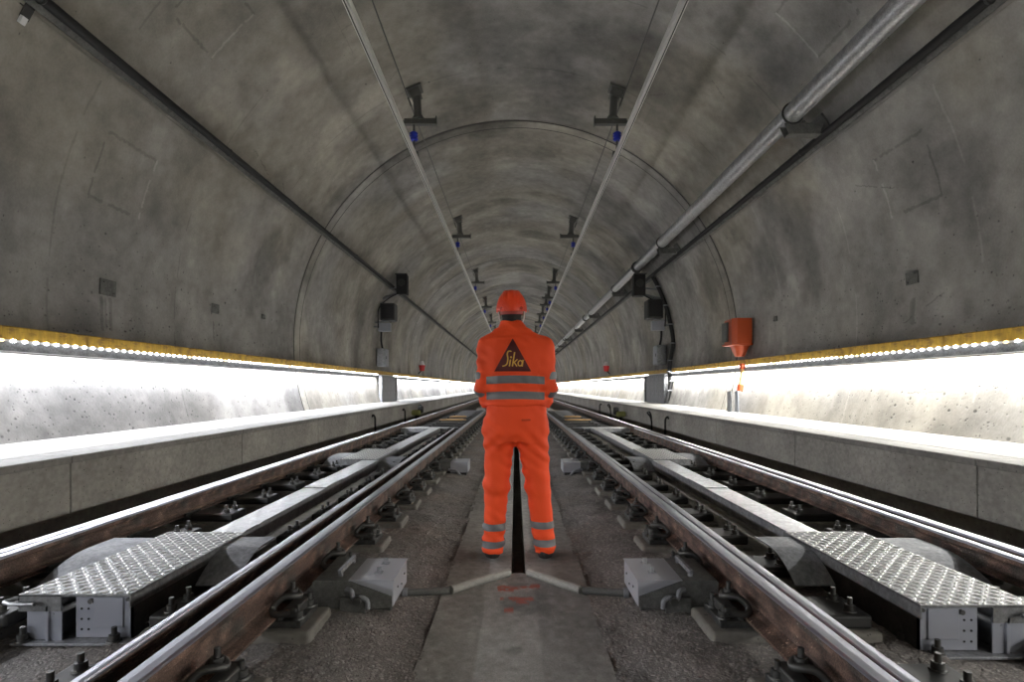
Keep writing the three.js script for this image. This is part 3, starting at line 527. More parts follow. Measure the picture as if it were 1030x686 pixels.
// ---------------------------------------------------------------- cross sleepers and boards farther down the tracks
{
  const r = rng(64);
  for (const s of [-1, 1]) for (let k = 0; k < 12; k++) {
    const z = 12.9 + k * 0.85 + (k > 3 ? 0.2 : 0);
    const t = thing('sleeper', (k < ORD.length ? ORD[k] : 'distant') + ' cross sleeper beyond the switch cover in the ' + (s < 0 ? 'left' : 'right') + ' track', 'sleeper', 'cross sleepers in the ' + (s < 0 ? 'left' : 'right') + ' track');
    part('beam', metres(sbox(s, 1.25, 2.58, 0.0, 0.11, z, z + 0.3, 0.015)), k < 3 ? MAT.steelDark : MAT.block, t);
    part('cable_duct', metres(sbox(s, 1.45, 2.3, 0.11, 0.135, z + 0.06, z + 0.2, 0.006)), k === 0 || k > 4 ? MAT.galvDull : MAT.steelDark, t);
  }
  for (const s of [-1, 1]) for (const [k, z] of [[0, 15.6], [1, 17.3]]) {
    const t = thing('timber_board', (k ? 'farther' : 'nearer') + ' yellowish timber board lying across the ' + (s < 0 ? 'left' : 'right') + ' track', 'board', 'timber boards across the tracks');
    part('plank', sbox(s, 1.5 + 0.15 * k, 2.3 - 0.1 * k, 0.14, 0.17, z, z + 0.24, 0.006), MAT.timber, t);
    part('plank', sbox(s, 1.62 + 0.1 * k, 2.15, 0.14, 0.168, z + 0.27, z + 0.48, 0.006), MAT.timber, t);
  }
}

// ---------------------------------------------------------------- overhead conductor rails, wires and brackets
for (const s of [-1, 1]) {
  const w = s < 0 ? 'left' : 'right', RX = s * 1.935, RY = CAM_Y + 4.41;
  const t = thing('overhead_conductor_rail', 'pale aluminium conductor rail hung under the vault over the ' + w + ' track', 'conductor rail', 'overhead conductor rails');
  const prof = [[-0.05, 0.1], [0.05, 0.1], [0.05, 0.088], [0.012, 0.082], [0.012, 0.03], [0.022, 0.0], [-0.022, 0], [-0.012, 0.03], [-0.012, 0.082], [-0.05, 0.088]];
  const rg = prism(prof.slice().reverse(), 118); rg.translate(RX, RY - 0.05, -95); part('beam', rg, MAT.alu, t);
  part('contact_wire', rod([RX, RY - 0.055, 20], [RX, RY - 0.055, -95], 0.009, 8), MAT.bolt, t);
  const ew = thing('earth_wire', 'thin dark wire running under the vault beside the ' + w + ' conductor rail', 'wire', 'thin wires under the vault');
  part('strand', rod([s * 2.06, CAM_Y + 5.56, 22], [s * 2.06, CAM_Y + 5.56, -95], 0.011, 6), MAT.bolt, ew);
  const zs = s < 0 ? [2.25, 9.95, 17.5, 25.2, 32.9, 40.6, 48.3, 56] : [2.25, 9.95, 17.5, 25.2, 29.5, 32.0, 36.0, 40.6, 48.3, 56];
  let first = null;
  zs.forEach((z, i) => {
    if (i === 0) return;
    const label = ORD[i - 1] + ' dark bracket holding the conductor rail over the ' + w + ' track';
    if (first) { dup(first, [0, 0, -z], label); return; }
    const b = first = thing('conductor_rail_bracket', label, 'bracket', 'conductor rail brackets', [0, 0, -z]);
    const top = CAM_Y + 5.73;
    const mp = new THREE.BoxGeometry(0.3, 0.035, 0.3); mp.rotateZ(-s * 0.39); mp.translate(s * 1.94, top - 0.015, 0); part('mount_plate', mp, MAT.ironGrey, b);
    part('mount_shoe', new THREE.BoxGeometry(0.2, 0.14, 0.2).rotateZ(-s * 0.39).translate(s * 1.92, top - 0.1, 0), MAT.ironGrey, b);
    part('post', merge([rod([s * 1.87, CAM_Y + 5.1, 0], [s * 1.9, top - 0.1, 0], 0.075, 8), rod([s * 1.87, CAM_Y + 5.14, 0], [s * 1.87, CAM_Y + 5.24, 0], 0.14, 8, 0.075)]), MAT.ironGrey, b);
    const cb = new RoundedBoxGeometry(0.62, 0.1, 0.11, 1, 0.01); cb.translate(s * 1.825, CAM_Y + 5.1, 0); part('cross_arm', merge([cb, new THREE.BoxGeometry(0.02, 0.15, 0.13).translate(s * 1.52, CAM_Y + 5.115, 0)]), MAT.ironGrey, b);
    part('insulator', lathe([[0.0, -0.09], [0.05, -0.09], [0.085, -0.06], [0.05, -0.035], [0.085, -0.005], [0.05, 0.02], [0.085, 0.045], [0.05, 0.08], [0, 0.09]], 20).translate(s * 1.955, CAM_Y + 4.83, 0), MAT.blue, b, 'bright blue insulator');
    part('hanger', merge([rod([s * 1.955, CAM_Y + 4.9, 0], [s * 1.955, CAM_Y + 5.08, 0], 0.022, 8), rod([s * 1.95, CAM_Y + 4.5, 0], [s * 1.955, CAM_Y + 4.76, 0], 0.02, 8)]), MAT.ironGrey, b);
    part('rail_clamp', new THREE.BoxGeometry(0.15, 0.06, 0.12).translate(s * 1.94, CAM_Y + 4.49, 0), MAT.ironGrey, b);
    part('stay', merge([rod([s * 2.1, CAM_Y + 5.1, 0], [s * 2.22, CAM_Y + 5.1, 0], 0.03, 8), rod([s * 2.0, CAM_Y + 5.4, 0.02], [s * 2.06, CAM_Y + 5.56, 0.02], 0.018, 6)]), MAT.ironGrey, b);
  });
}

// ---------------------------------------------------------------- galvanised pipe with brackets, black cables
{
  const PX = 3.877, PYY = CAM_Y + 3.827, PR = 0.132;
  const t = thing('galvanised_pipe', 'large galvanised steel pipe running along the upper right vault', 'pipe');
  let z = -8; const joints = [4.4 - 12.1, 4.4, 16.5, 28.6, 40.7, 52.8, 64.9, 96];
  for (let i = 0; i < joints.length - 1; i++) { const g = rod([PX, PYY, -joints[i]], [PX, PYY, -joints[i + 1]], PR, 40), uv = g.attributes.uv, L = joints[i + 1] - joints[i]; for (let k = 0; k < uv.count; k++) uv.setXY(k, uv.getX(k) * 1.0, uv.getY(k) * L); part('pipe_length', g, MAT.pipeGalv, t); };
  for (const j of joints.slice(2, 7)) part('coupling', merge([rod([PX, PYY, -j + 0.1], [PX, PYY, -j - 0.1], PR + 0.03, 32), rod([PX, PYY, -j + 0.03], [PX, PYY, -j - 0.03], PR + 0.05, 32)]), MAT.steelDark, t);
  let first = null;
  for (let k = 0; k < 9; k++) {
    const bz = 7.3 + 6.45 * k, label = ORD[k] + ' steel wall bracket carrying the galvanised pipe on the right';
    if (first) { dup(first, [0, 0, -bz], label); continue; }
    const b = first = thing('pipe_bracket', label, 'bracket', 'pipe brackets', [0, 0, -bz]);
    const ax0 = PX - 0.05, wx = 4.335;
    part('arm', metres(merge([prism([[ax0, PYY - PR - 0.14], [wx - 0.08, PYY - PR - 0.14], [wx - 0.02, PYY - PR], [ax0 - 0.06, PYY - PR]], 0.012).translate(0, 0, 0.06), prism([[ax0, PYY - PR - 0.14], [wx - 0.08, PYY - PR - 0.14], [wx - 0.02, PYY - PR], [ax0 - 0.06, PYY - PR]], 0.012).translate(0, 0, -0.07), box(ax0, wx - 0.05, PYY - PR - 0.15, PYY - PR - 0.138, -0.07, 0.07)])), MAT.lid, b);
    const wp = new THREE.BoxGeometry(0.03, 0.32, 0.26); wp.rotateZ(Math.atan2(PYY - CY - 0.1, wx)); wp.translate(wx - 0.005, PYY - 0.16, 0); part('wall_plate', wp, MAT.lid, b);
    part('clamp', new THREE.TorusGeometry(PR + 0.012, 0.013, 8, 40).translate(PX, PYY, 0.075), MAT.steelDark, b);
    part('nut', merge([rod([PX + 0.19, PYY - PR - 0.01, 0], [PX + 0.19, PYY - PR + 0.06, 0], 0.02, 6), rod([PX + 0.15, PYY - PR - 0.0, 0], [PX + 0.2, PYY - PR - 0.0, 0], 0.02, 6)]), MAT.bolt, b);
  }
  for (const s of [-1, 1]) {
    const w = s < 0 ? 'left' : 'right', c = thing('wall_cable', 'thick black cable clipped along the ' + w + ' side of the vault', 'cable', 'black cables along the vault');
    const cx = s * 4.33, cy = CAM_Y + 3.55;
    part('sheath', rod([cx, cy, 20], [cx, cy, -100], 0.05, 14), MAT.rubber, c);
    part('carrier_channel', (() => { const g = new THREE.BoxGeometry(0.03, 0.08, 118); g.rotateZ(s * 0.55); g.translate(cx + s * 0.075, cy - 0.035, -41); return metres(g); })(), MAT.lid, c, 'grey carrier strip behind the cable');
    for (let k = 0; k < 14; k++) part('clip', merge([new THREE.TorusGeometry(0.046, 0.012, 6, 18).translate(cx, cy, -(4.72 + 3.1 * k)), new THREE.BoxGeometry(0.12, 0.03, 0.03).rotateZ(s * 0.55).translate(cx + s * 0.06, cy + 0.03, -(4.72 + 3.1 * k))]), MAT.steelDark, c);
  }
  const hs = thing('cable_hanger', 'small dark clamp with a pale tag on the left wall at the top corner', 'clamp', undefined, [0, 0, -4.75]);
  part('strap', new THREE.BoxGeometry(0.05, 0.17, 0.09).rotateZ(-0.5).translate(-4.5, CAM_Y + 3.47, 0), MAT.steelDark, hs);
  part('tag', new THREE.BoxGeometry(0.03, 0.07, 0.05).rotateZ(-0.5).translate(-4.5, CAM_Y + 3.35, 0.03), MAT.white, hs);
}

// ---------------------------------------------------------------- wall equipment
const onWall = (s, y, inset = 0) => s * Math.sqrt((R - inset) ** 2 - (CAM_Y + y - CY) ** 2);   // x of the lining at a height above the camera
for (const s of [-1, 1]) {
  const w = s < 0 ? 'left' : 'right', Z = s < 0 ? 18.2 : 16.7, h = 0;
  const lamp = thing('floodlight', 'black box floodlight on a bracket high on the ' + w + ' wall', 'floodlight', 'black floodlights');
  const x1 = s * 3.98, y1 = CAM_Y + (s < 0 ? 3.6 : 3.28);
  part('housing', new RoundedBoxGeometry(0.38, 0.7, 0.32, 2, 0.03).translate(x1, y1, -Z), MAT.rubber, lamp);
  part('lens', new THREE.CylinderGeometry(0.13, 0.13, 0.02, 24).rotateX(Math.PI / 2).translate(x1, y1 + 0.06, -Z + 0.165), MAT.steelDark, lamp);
  part('visor', merge([new THREE.BoxGeometry(0.4, 0.02, 0.14).translate(x1, y1 + 0.34, -Z + 0.2), new THREE.BoxGeometry(0.02, 0.4, 0.14).translate(x1 - s * 0.2, y1 + 0.14, -Z + 0.2)]), MAT.rubber, lamp);
  part('bracket', merge([rod([x1, y1 - 0.25, -Z], [onWall(s, y1 - CAM_Y - 0.4), y1 - 0.4, -Z - 0.1], 0.035, 8), rod([x1 + s * 0.1, y1 - 0.3, -Z + 0.05], [onWall(s, y1 - CAM_Y - 0.5), y1 - 0.5, -Z + 0.05], 0.05, 8), rod([x1, y1 - 0.05, -Z - 0.1], [onWall(s, y1 - CAM_Y - 0.1), y1 - 0.1, -Z - 0.1], 0.03, 8)]), MAT.galvDull, lamp);
  const cab = thing('loudspeaker', 'dark grey square loudspeaker box on the ' + w + ' wall below the floodlight', 'loudspeaker', 'dark loudspeakers');
  const x2 = s * 4.46, y2 = CAM_Y + (s < 0 ? 2.63 : 2.5);
  part('case', metres(new RoundedBoxGeometry(0.5, 0.6, 0.5, 2, 0.03).translate(x2, y2, -Z)), MAT.steelDark, cab);
  part('grille', new THREE.BoxGeometry(0.42, 0.5, 0.02).translate(x2, y2, -Z + 0.255), MAT.rubber, cab);
  part('junction', metres(new RoundedBoxGeometry(0.42, 0.3, 0.2, 2, 0.02).translate(s * 4.6, y2 - 0.52, -Z)), MAT.greyPaint, cab, 'grey junction box under the loudspeaker');
  part('bracket', merge([rod([x2, y2 - 0.3, -Z], [onWall(s, y2 - 0.35 - CAM_Y), y2 - 0.35, -Z], 0.03, 8), rod([s * 4.5, y2 - 0.5, -Z + 0.02], [onWall(s, y2 - 0.5 - CAM_Y), y2 - 0.5, -Z + 0.02], 0.03, 8)]), MAT.galvDull, cab);
  part('lead', tube([[x1 + s * 0.1, y1 - 0.3, -Z + 0.1], [s * 4.4, y1 - 0.5, -Z + 0.2], [s * 4.74, y2 + 0.15, -Z + 0.2], [s * 4.8, y2 - 0.3, -Z + 0.15], [s * 4.8, y2 - 0.55, -Z + 0.1]], 0.02, 30, 6), MAT.rubber, cab);
  const box3 = thing('control_cabinet', 'grey control cabinet on the ' + w + ' wall above the yellow rail', 'cabinet', 'grey control cabinets');
  const y3 = CAM_Y + 1.08;
  part('body', metres(new RoundedBoxGeometry(0.3, 0.66, 0.5, 2, 0.015).translate(s * 4.88, y3, -Z - 0.8)), MAT.hood, box3);
  part('door', metres(new RoundedBoxGeometry(0.02, 0.6, 0.44, 1, 0.008).translate(s * 4.72, y3, -Z - 0.8)), MAT.greyPaint, box3);
  part('latch', new THREE.BoxGeometry(0.02, 0.1, 0.03).translate(s * 4.705, y3, -Z - 0.65), MAT.bolt, box3);
  part('conduit', tube([[s * 4.88, y3 + 0.3, -Z - 0.8], [s * 4.92, y3 + 0.6, -Z - 0.75], [s * 4.88, y3 + 0.95, -Z - 0.6]], 0.035, 20, 8), MAT.rubber, box3);
  const pz0 = s < 0 ? 18.6 : 16.7, pz1 = s < 0 ? 21 : 19.3;
  const pier = thing('service_panel', 'grey service panel interrupting the lit ' + w + ' wall under the cabinet', 'panel', 'service panels');
  part('sheet', metres(sbox(s, 4.84, 4.9, LEDGE_Y - 0.05, 1.56, pz0 + 0.05, pz1 - 0.05, 0.01)), MAT.hood, pier);
  part('frame_post', metres(sbox(s, 4.8, 4.92, LEDGE_Y - 0.05, 1.57, pz0, pz0 + 0.12, 0.01)), MAT.galvDull, pier);
  part('frame_post', metres(sbox(s, 4.8, 4.92, LEDGE_Y - 0.05, 1.57, pz1 - 0.12, pz1, 0.01)), MAT.galvDull, pier);
}
{
  const c = thing('drop_cable', 'thick black cable bundle curving down the right wall to the walkway', 'cable', undefined);
  const pts = []; for (const y of [3.55, 3.2, 2.6, 2.0, 1.4, 0.85, 0.5, 0.2, -0.1, -0.5]) pts.push([onWall(1, y, y < 0.95 && y > 0.2 ? 0.17 : 0.07), CAM_Y + y, -16.45]);
  part('bundle', tube(pts, 0.065, 60, 8), MAT.rubber, c);
  for (let i = 1; i < 9; i += 1) part('clip', new THREE.BoxGeometry(0.16, 0.03, 0.17).translate(pts[i][0], pts[i][1], pts[i][2]), MAT.galvDull, c);
  const o = thing('orange_cabinet', 'orange metal cabinet with a tapered chute on the right wall above the yellow rail', 'cabinet');
  const z = 11.25, yb = CAM_Y + 0.93, yt = CAM_Y + 1.47;
  const plan = [[4.62, -0.2], [4.7, -0.3], [5.02, -0.28], [5.05, 0.28], [4.66, 0.28]];
  part('body', slabShape(plan.map(p => [p[0], z + p[1]]), yb, yt), MAT.orangeMetal, o);
  part('side_flange', box(4.59, 4.64, yb + 0.06, yt - 0.06, z + 0.0, z + 0.26, 0.006), MAT.lid, o);
  const ch = new THREE.CylinderGeometry(0.23, 0.1, 0.27, 4, 1); ch.rotateY(Math.PI / 4); ch.translate(4.88, yb - 0.13, -z); part('chute', ch, MAT.orangeMetal, o);
  part('rim', box(4.6, 5.05, yb - 0.03, yb + 0.01, z - 0.26, z + 0.26, 0.006), MAT.orangeMetal, o);
  const d = thing('drop_hose', 'orange and yellow hose hanging from the light rail under the orange cabinet', 'hose');
  const hx = 4.93;
  part('hose', tube([[hx, 1.62, -z + 0.02], [hx - 0.01, 1.4, -z + 0.01], [hx - 0.04, 1.12, -z]], 0.04, 20, 10), MAT.timber, d);
  part('upper_sleeve', rod([hx, 1.66, -z + 0.02], [hx, 1.54, -z + 0.02], 0.062, 12), MAT.orangeMetal, d);
  part('lower_sleeve', rod([hx - 0.03, 1.2, -z], [hx - 0.05, 1.06, -z], 0.062, 12), MAT.orangeMetal, d);
  part('guide_plate', metres(box(4.72, 4.75, LEDGE_Y, 1.06, z + 0.1, z + 0.28, 0.004)), MAT.hood, d);
  part('guide_plate', metres(box(4.78, 4.8, LEDGE_Y, 1.06, z - 0.14, z + 0.02, 0.004)), MAT.greyPaint, d);
}
for (const [s, y, z, sz, nm] of [[-1, 1.24, 6.45, 0.2, 'square anchor plate on the left wall, nearest the camera'], [-1, 1.33, 8.75, 0.16, 'smaller dark anchor plate farther along the left wall'], [-1, 1.42, 10.4, 0.09, 'tiny anchor plate beside the first joint on the left wall'], [1, 1.4, 6.62, 0.16, 'ribbed anchor plate on the right wall, nearest the camera'], [1, 1.34, 10.1, 0.1, 'small dark anchor plate near the orange cabinet']]) {
  const t = thing('anchor_plate', nm, 'wall plate', 'anchor plates on the walls'), x = onWall(s, y);
  const a = Math.atan2(CAM_Y + y - CY, Math.abs(x));
  const put = (g, dx) => { g.rotateZ(s * a); g.translate(x - s * dx, CAM_Y + y, -z); return g; };
  part('plate', metres(put(new RoundedBoxGeometry(0.03, sz, sz * 1.25, 1, 0.004), 0.005)), MAT.lid, t);
  for (const q of [-1, 1]) part('bolt', put(new THREE.CylinderGeometry(0.012, 0.012, 0.03, 8).rotateZ(Math.PI / 2).translate(0, q * sz * 0.3, q * sz * 0.4), 0.02), MAT.bolt, t);
}
for (const s of [-1, 1]) {
  const w = s < 0 ? 'left' : 'right', z = s < 0 ? 27 : 27.8, x = s * 4.88, y = CAM_Y + 1.0;
  const t = thing('marker_lamp', (s < 0 ? 'red and white marker lamp' : 'small white and red marker lamp') + ' far along the ' + w + ' wall', 'marker lamp', 'marker lamps on the walls');
  part('body', new THREE.CylinderGeometry(0.17, 0.12, 0.3, 14).translate(x, y, -z), MAT.red, t);
  part('cap', new THREE.CylinderGeometry(0.07, 0.15, 0.22, 14).translate(x, y + 0.26, -z), MAT.white, t);
  part('stem', rod([x, y - 0.1, -z], [s * 5.08, y - 0.3, -z], 0.03, 8), MAT.steelDark, t);
}
for (const [s, z, k] of [[-1, 12.6, 0], [-1, 16.0, 0], [-1, 18.2, 1], [1, 11.8, 0], [1, 13.0, 1], [1, 18.6, 1], [1, 21, 0]]) {
  const w = s < 0 ? 'left' : 'right', n = { '-1,12.6': 'nearest black cable stub by the left walkway', '-1,16': 'black cable stub left of the lime lamp by the left walkway', '-1,18.2': 'bent black cable stub beyond the lime lamp by the left walkway', '1,11.8': 'nearest black cable hook by the right walkway', '1,13': 'looped black cable stub by the right walkway, second from the camera', '1,18.6': 'looped dark cable stub beyond the lime lamp by the right walkway', '1,21': 'farthest dark cable stub by the right walkway' }[s + ',' + z];
  const t = thing('cable_stub', n, 'cable', 'cable stubs beside the walkways'), x = s * 3.42;
  part('cable', k ? tube([[x, -0.03, -z], [x, 0.3, -z], [x - s * 0.05, 0.42, -z + 0.05], [x - s * 0.1, 0.5, -z], [x - s * 0.03, 0.52, -z - 0.08], [x, 0.42, -z - 0.04], [x, 0.3, -z - 0.02]], 0.022, 40, 7) : tube([[x, -0.03, -z], [x, 0.3, -z], [x + s * 0.01, 0.42, -z], [x + s * 0.05, 0.47, -z], [x + s * 0.08, 0.42, -z]], 0.024, 30, 7), MAT.rubber, t);
  part('base', new THREE.CylinderGeometry(0.04, 0.05, 0.1, 10).translate(x, 0.01, -z), MAT.steelDark, t);
}
for (const [s, z] of [[-1, 17.2], [1, 16.2]]) {
  const t = thing('track_lamp', 'lime green dwarf lamp beside the ' + (s < 0 ? 'left' : 'right') + ' walkway', 'lamp', 'dwarf lamps'), x = s * 3.3;
  part('post', rod([x, -0.04, -z], [x, 0.24, -z], 0.04, 8), MAT.steelDark, t);
  part('housing', new RoundedBoxGeometry(0.3, 0.18, 0.2, 3, 0.06).translate(x, 0.3, -z), MAT.lime, t);
  part('hood', new RoundedBoxGeometry(0.16, 0.24, 0.2, 3, 0.05).translate(x - s * 0.14, 0.4, -z - 0.06), MAT.rubber, t);
}

// ---------------------------------------------------------------- the worker
{
  const Z0 = 3.46;
  const P = thing('person', 'person in orange work suit and helmet standing between the tracks, seen from behind', 'person', undefined, [0, 0, -Z0]);
  // distance fields; x right, y up, z towards the viewer (the back)
  const smin = (a, b, k) => { const h = Math.max(k - Math.abs(a - b), 0) / k; return Math.min(a, b) - h * h * k * 0.25; };
  const cap = (p, a, b, ra, rb) => { const bx = b[0] - a[0], by = b[1] - a[1], bz = b[2] - a[2], px = p[0] - a[0], py = p[1] - a[1], pz = p[2] - a[2]; const t = clamp01((px * bx + py * by + pz * bz) / (bx * bx + by * by + bz * bz)); return Math.hypot(px - bx * t, py - by * t, pz - bz * t) - (ra + (rb - ra) * t); };
  const ell = (p, c, r) => { const x = (p[0] - c[0]) / r[0], y = (p[1] - c[1]) / r[1], z = (p[2] - c[2]) / r[2], k = Math.hypot(x, y, z); return (k - 1) * Math.min(r[0], r[1], r[2]); };
  const stack = (rows) => (p) => {                      // rows: y, half width, half depth, centre x, centre z
    const y = p[1]; let i = 0; while (i < rows.length - 2 && y > rows[i + 1][0]) i++;
    const A = rows[i], B = rows[i + 1], t = smooth(0, 1, clamp01((y - A[0]) / (B[0] - A[0]))); const m = k => A[k] + (B[k] - A[k]) * t;
    const a = m(1), b = m(2), q = Math.pow(Math.pow(Math.abs((p[0] - m(3)) / a), 2.4) + Math.pow(Math.abs((p[2] - m(4)) / b), 2.4), 1 / 2.4);
    const d = (q - 1) * Math.min(a, b), top = y - rows[rows.length - 1][0], bot = rows[0][0] - y;
    return Math.max(d, top, bot);
  };
  function net(f, lo, hi, cell) {                       // naive surface nets
    const n = [0, 1, 2].map(k => Math.ceil((hi[k] - lo[k]) / cell) + 1), [nx, ny, nz] = n, v = new Float32Array(nx * ny * nz), at = (i, j, k) => (k * ny + j) * nx + i;
    for (let k = 0; k < nz; k++) for (let j = 0; j < ny; j++) for (let i = 0; i < nx; i++) v[at(i, j, k)] = f([lo[0] + i * cell, lo[1] + j * cell, lo[2] + k * cell]);
    const id = new Int32Array(nx * ny * nz).fill(-1), pos = [], idx = [];
    const E = [[0, 1], [2, 3], [4, 5], [6, 7], [0, 2], [1, 3], [4, 6], [5, 7], [0, 4], [1, 5], [2, 6], [3, 7]];
    for (let k = 0; k < nz - 1; k++) for (let j = 0; j < ny - 1; j++) for (let i = 0; i < nx - 1; i++) {
      const c = []; let m = 0; for (let q = 0; q < 8; q++) { const d = v[at(i + (q & 1), j + ((q >> 1) & 1), k + (q >> 2))]; c.push(d); if (d < 0) m |= 1 << q; }
      if (m === 0 || m === 255) continue;
      let x = 0, y = 0, z = 0, cnt = 0;
      for (const [a, b] of E) if ((c[a] < 0) !== (c[b] < 0)) { const t = c[a] / (c[a] - c[b]); x += (a & 1) + ((b & 1) - (a & 1)) * t; y += ((a >> 1) & 1) + (((b >> 1) & 1) - ((a >> 1) & 1)) * t; z += (a >> 2) + ((b >> 2) - (a >> 2)) * t; cnt++; }
      id[at(i, j, k)] = pos.length / 3; pos.push(lo[0] + (i + x / cnt) * cell, lo[1] + (j + y / cnt) * cell, lo[2] + (k + z / cnt) * cell);
    }
    const quad = (a, b, c, d, flip) => { if (a < 0 || b < 0 || c < 0 || d < 0) return; flip ? idx.push(a, c, b, a, d, c) : idx.push(a, b, c, a, c, d); };
    for (let k = 1; k < nz - 1; k++) for (let j = 1; j < ny - 1; j++) for (let i = 1; i < nx - 1; i++) {
      const s = v[at(i, j, k)] < 0;
      if (s !== v[at(i + 1, j, k)] < 0) quad(id[at(i, j - 1, k - 1)], id[at(i, j, k - 1)], id[at(i, j, k)], id[at(i, j - 1, k)], !s);
      if (s !== v[at(i, j + 1, k)] < 0) quad(id[at(i - 1, j, k - 1)], id[at(i - 1, j, k)], id[at(i, j, k)], id[at(i, j, k - 1)], !s);
      if (s !== v[at(i, j, k + 1)] < 0) quad(id[at(i - 1, j - 1, k)], id[at(i, j - 1, k)], id[at(i, j, k)], id[at(i - 1, j, k)], !s);
    }
    const g = new THREE.BufferGeometry(); g.setAttribute('position', new THREE.Float32BufferAttribute(pos, 3));
    const uv = []; for (let q = 0; q < pos.length; q += 3) uv.push(pos[q] + pos[q + 2] * 0.7, pos[q + 1]); g.setAttribute('uv', new THREE.Float32BufferAttribute(uv, 2));
    g.setIndex(idx); g.computeVertexNormals(); return g;
  }
  const n3 = (x, y, z, k) => (vn(x + 40, y + 40, k) + vn(y + 60, z + 50, k + 1) + vn(z + 70, x + 80, k + 2)) / 3 - 0.5;
  // ---- garments
  const JR = [[1.02, 0.198, 0.135, 0, 0], [1.06, 0.2, 0.138, 0, 0], [1.1, 0.195, 0.13, 0, 0], [1.2, 0.203, 0.13, 0, 0.005], [1.32, 0.213, 0.135, 0, 0.012], [1.4, 0.215, 0.13, -0.002, 0.015], [1.455, 0.205, 0.118, -0.004, 0.012], [1.49, 0.175, 0.1, -0.006, 0.008], [1.525, 0.125, 0.086, -0.012, 0.002], [1.55, 0.085, 0.078, -0.018, -0.004], [1.578, 0.072, 0.074, -0.022, -0.012]];
  const torso = stack(JR);
  const SH = s => [s * 0.19, 1.41, 0.004], EL = s => [s * 0.216 + (s > 0 ? 0.004 : 0), 1.135, 0.02], WR = s => [s * 0.178, 0.99, -0.1];
  const armF = s => p => smin(cap(p, SH(s), EL(s), 0.069, 0.05), cap(p, EL(s), WR(s), 0.05, 0.042), 0.03);
  const armL = armF(-1), armR = armF(1);
  const fold = (p, y0, amp, fr) => amp * Math.sin((p[1] - y0) * fr + 5 * n3(p[0] * 9, p[1] * 6, p[2] * 9, 0) + p[0] * 9);
  const cloth = p => 0.012 * n3(p[0] * 9, p[1] * 6, p[2] * 9, 0) * 2 + 0.006 * n3(p[0] * 26, p[1] * 15, p[2] * 26, 1) * 2 + 0.004 * Math.sin((p[0] * 0.8 + p[1]) * 75 + 9 * n3(p[0] * 5, p[1] * 5, p[2] * 5, 3)) * smooth(0.05, 0.3, n3(p[0] * 6 + 5, p[1] * 6, p[2] * 6, 2) + 0.15);
  const jacketF = p => {
    let d = torso(p); d = smin(d, Math.min(armL(p), armR(p)), 0.045);
    const ax = Math.abs(p[0]);
    d -= cloth(p);
    if (ax > 0.15) d -= fold(p, 1.16, 0.0028, 70) * Math.exp(-((p[1] - 1.2) ** 2) / 0.02);
    d -= 0.003 * Math.sin(p[1] * 120 + 8 * n3(p[0] * 6, p[1] * 4, p[2] * 6, 2)) * Math.exp(-((p[1] - 1.09) ** 2) / 0.003);
    d -= 0.006 * Math.exp(-((p[1] - 1.035) ** 2) / 0.0002);            // hem turns out over the trousers
    return d;
  };
  const HIP = s => [s * 0.105, 0.87, 0.0], KN = s => s < 0 ? [-0.127, 0.49, -0.005] : [0.147, 0.49, -0.005], AN = s => s < 0 ? [-0.152, 0.075, 0.015] : [0.197, 0.075, 0.015];
  const legF = s => p => { let d = cap(p, HIP(s), KN(s), 0.106, 0.081); d = smin(d, cap(p, KN(s), AN(s), 0.08, 0.069), 0.03); return Math.max(d, 0.045 - p[1]); };
  const legL = legF(-1), legR = legF(1);
  const pelvis = stack([[0.79, 0.17, 0.12, 0, 0.0], [0.86, 0.2, 0.137, 0, 0.005], [0.93, 0.202, 0.14, 0, 0.008], [1.0, 0.196, 0.133, 0, 0.004], [1.07, 0.185, 0.124, 0, 0]]);
  const trouserF = p => {
    let d = smin(legL(p), legR(p), 0.022); d = smin(d, pelvis(p), 0.05);
    d -= cloth(p);
    d -= fold(p, 0.45, 0.0045, 55) * Math.exp(-((p[1] - 0.5) ** 2) / 0.018);
    d -= fold(p, 0.1, 0.005, 90) * Math.exp(-((p[1] - 0.1) ** 2) / 0.006);
    d -= 0.004 * Math.sin(p[1] * 60 + Math.abs(p[0]) * 60) * Math.exp(-((p[1] - 0.78) ** 2) / 0.01);
    const leg = Math.abs(p[0]) - 0.155; return d;
  };
  const orange = std({ color: rgb(0.9, 0.076, 0.008), roughness: 0.75, bumpMap: weave, bumpScale: 0.0006 });
  const reflective = std({ color: rgb(0.145, 0.15, 0.155), roughness: 0.5, bumpMap: weave, bumpScale: 0.0004 });
  const skin = std({ color: rgb(0.28, 0.14, 0.085), roughness: 0.6 });
  const jacket = part('jacket', net(jacketF, [-0.34, 1.0, -0.27], [0.34, 1.62, 0.2], 0.0075), orange, P, 'orange work jacket');
  const trousers = part('trousers', net(trouserF, [-0.3, 0.02, -0.2], [0.32, 1.1, 0.2], 0.0085), orange, P, 'orange work trousers');
  // ---- bands of grey tape, following the cloth
  function bandGeo(f, c, e1, e2, up, h, n, rmax, off, a0 = 0, a1 = Math.PI * 2) {
    const pos = [], uv = [], idx = [], m = 4;
    for (let j = 0; j <= m; j++) for (let i = 0; i <= n; i++) {
      const a = a0 + (a1 - a0) * i / n, dx = Math.cos(a), dy = Math.sin(a), q = (j / m - 0.5) * h;
      const dir = [0, 1, 2].map(k => e1[k] * dx + e2[k] * dy); const o = [0, 1, 2].map(k => c[k] + up[k] * q);
      let lo = 0, hi = rmax; for (let s = 0; s < 22; s++) { const md = (lo + hi) / 2; if (f([0, 1, 2].map(k => o[k] + dir[k] * md)) < 0) lo = md; else hi = md; }
      const r = lo + off - (j === 0 || j === m ? 0.002 : 0); pos.push(o[0] + dir[0] * r, o[1] + dir[1] * r, o[2] + dir[2] * r); uv.push(r * a, q);
    }
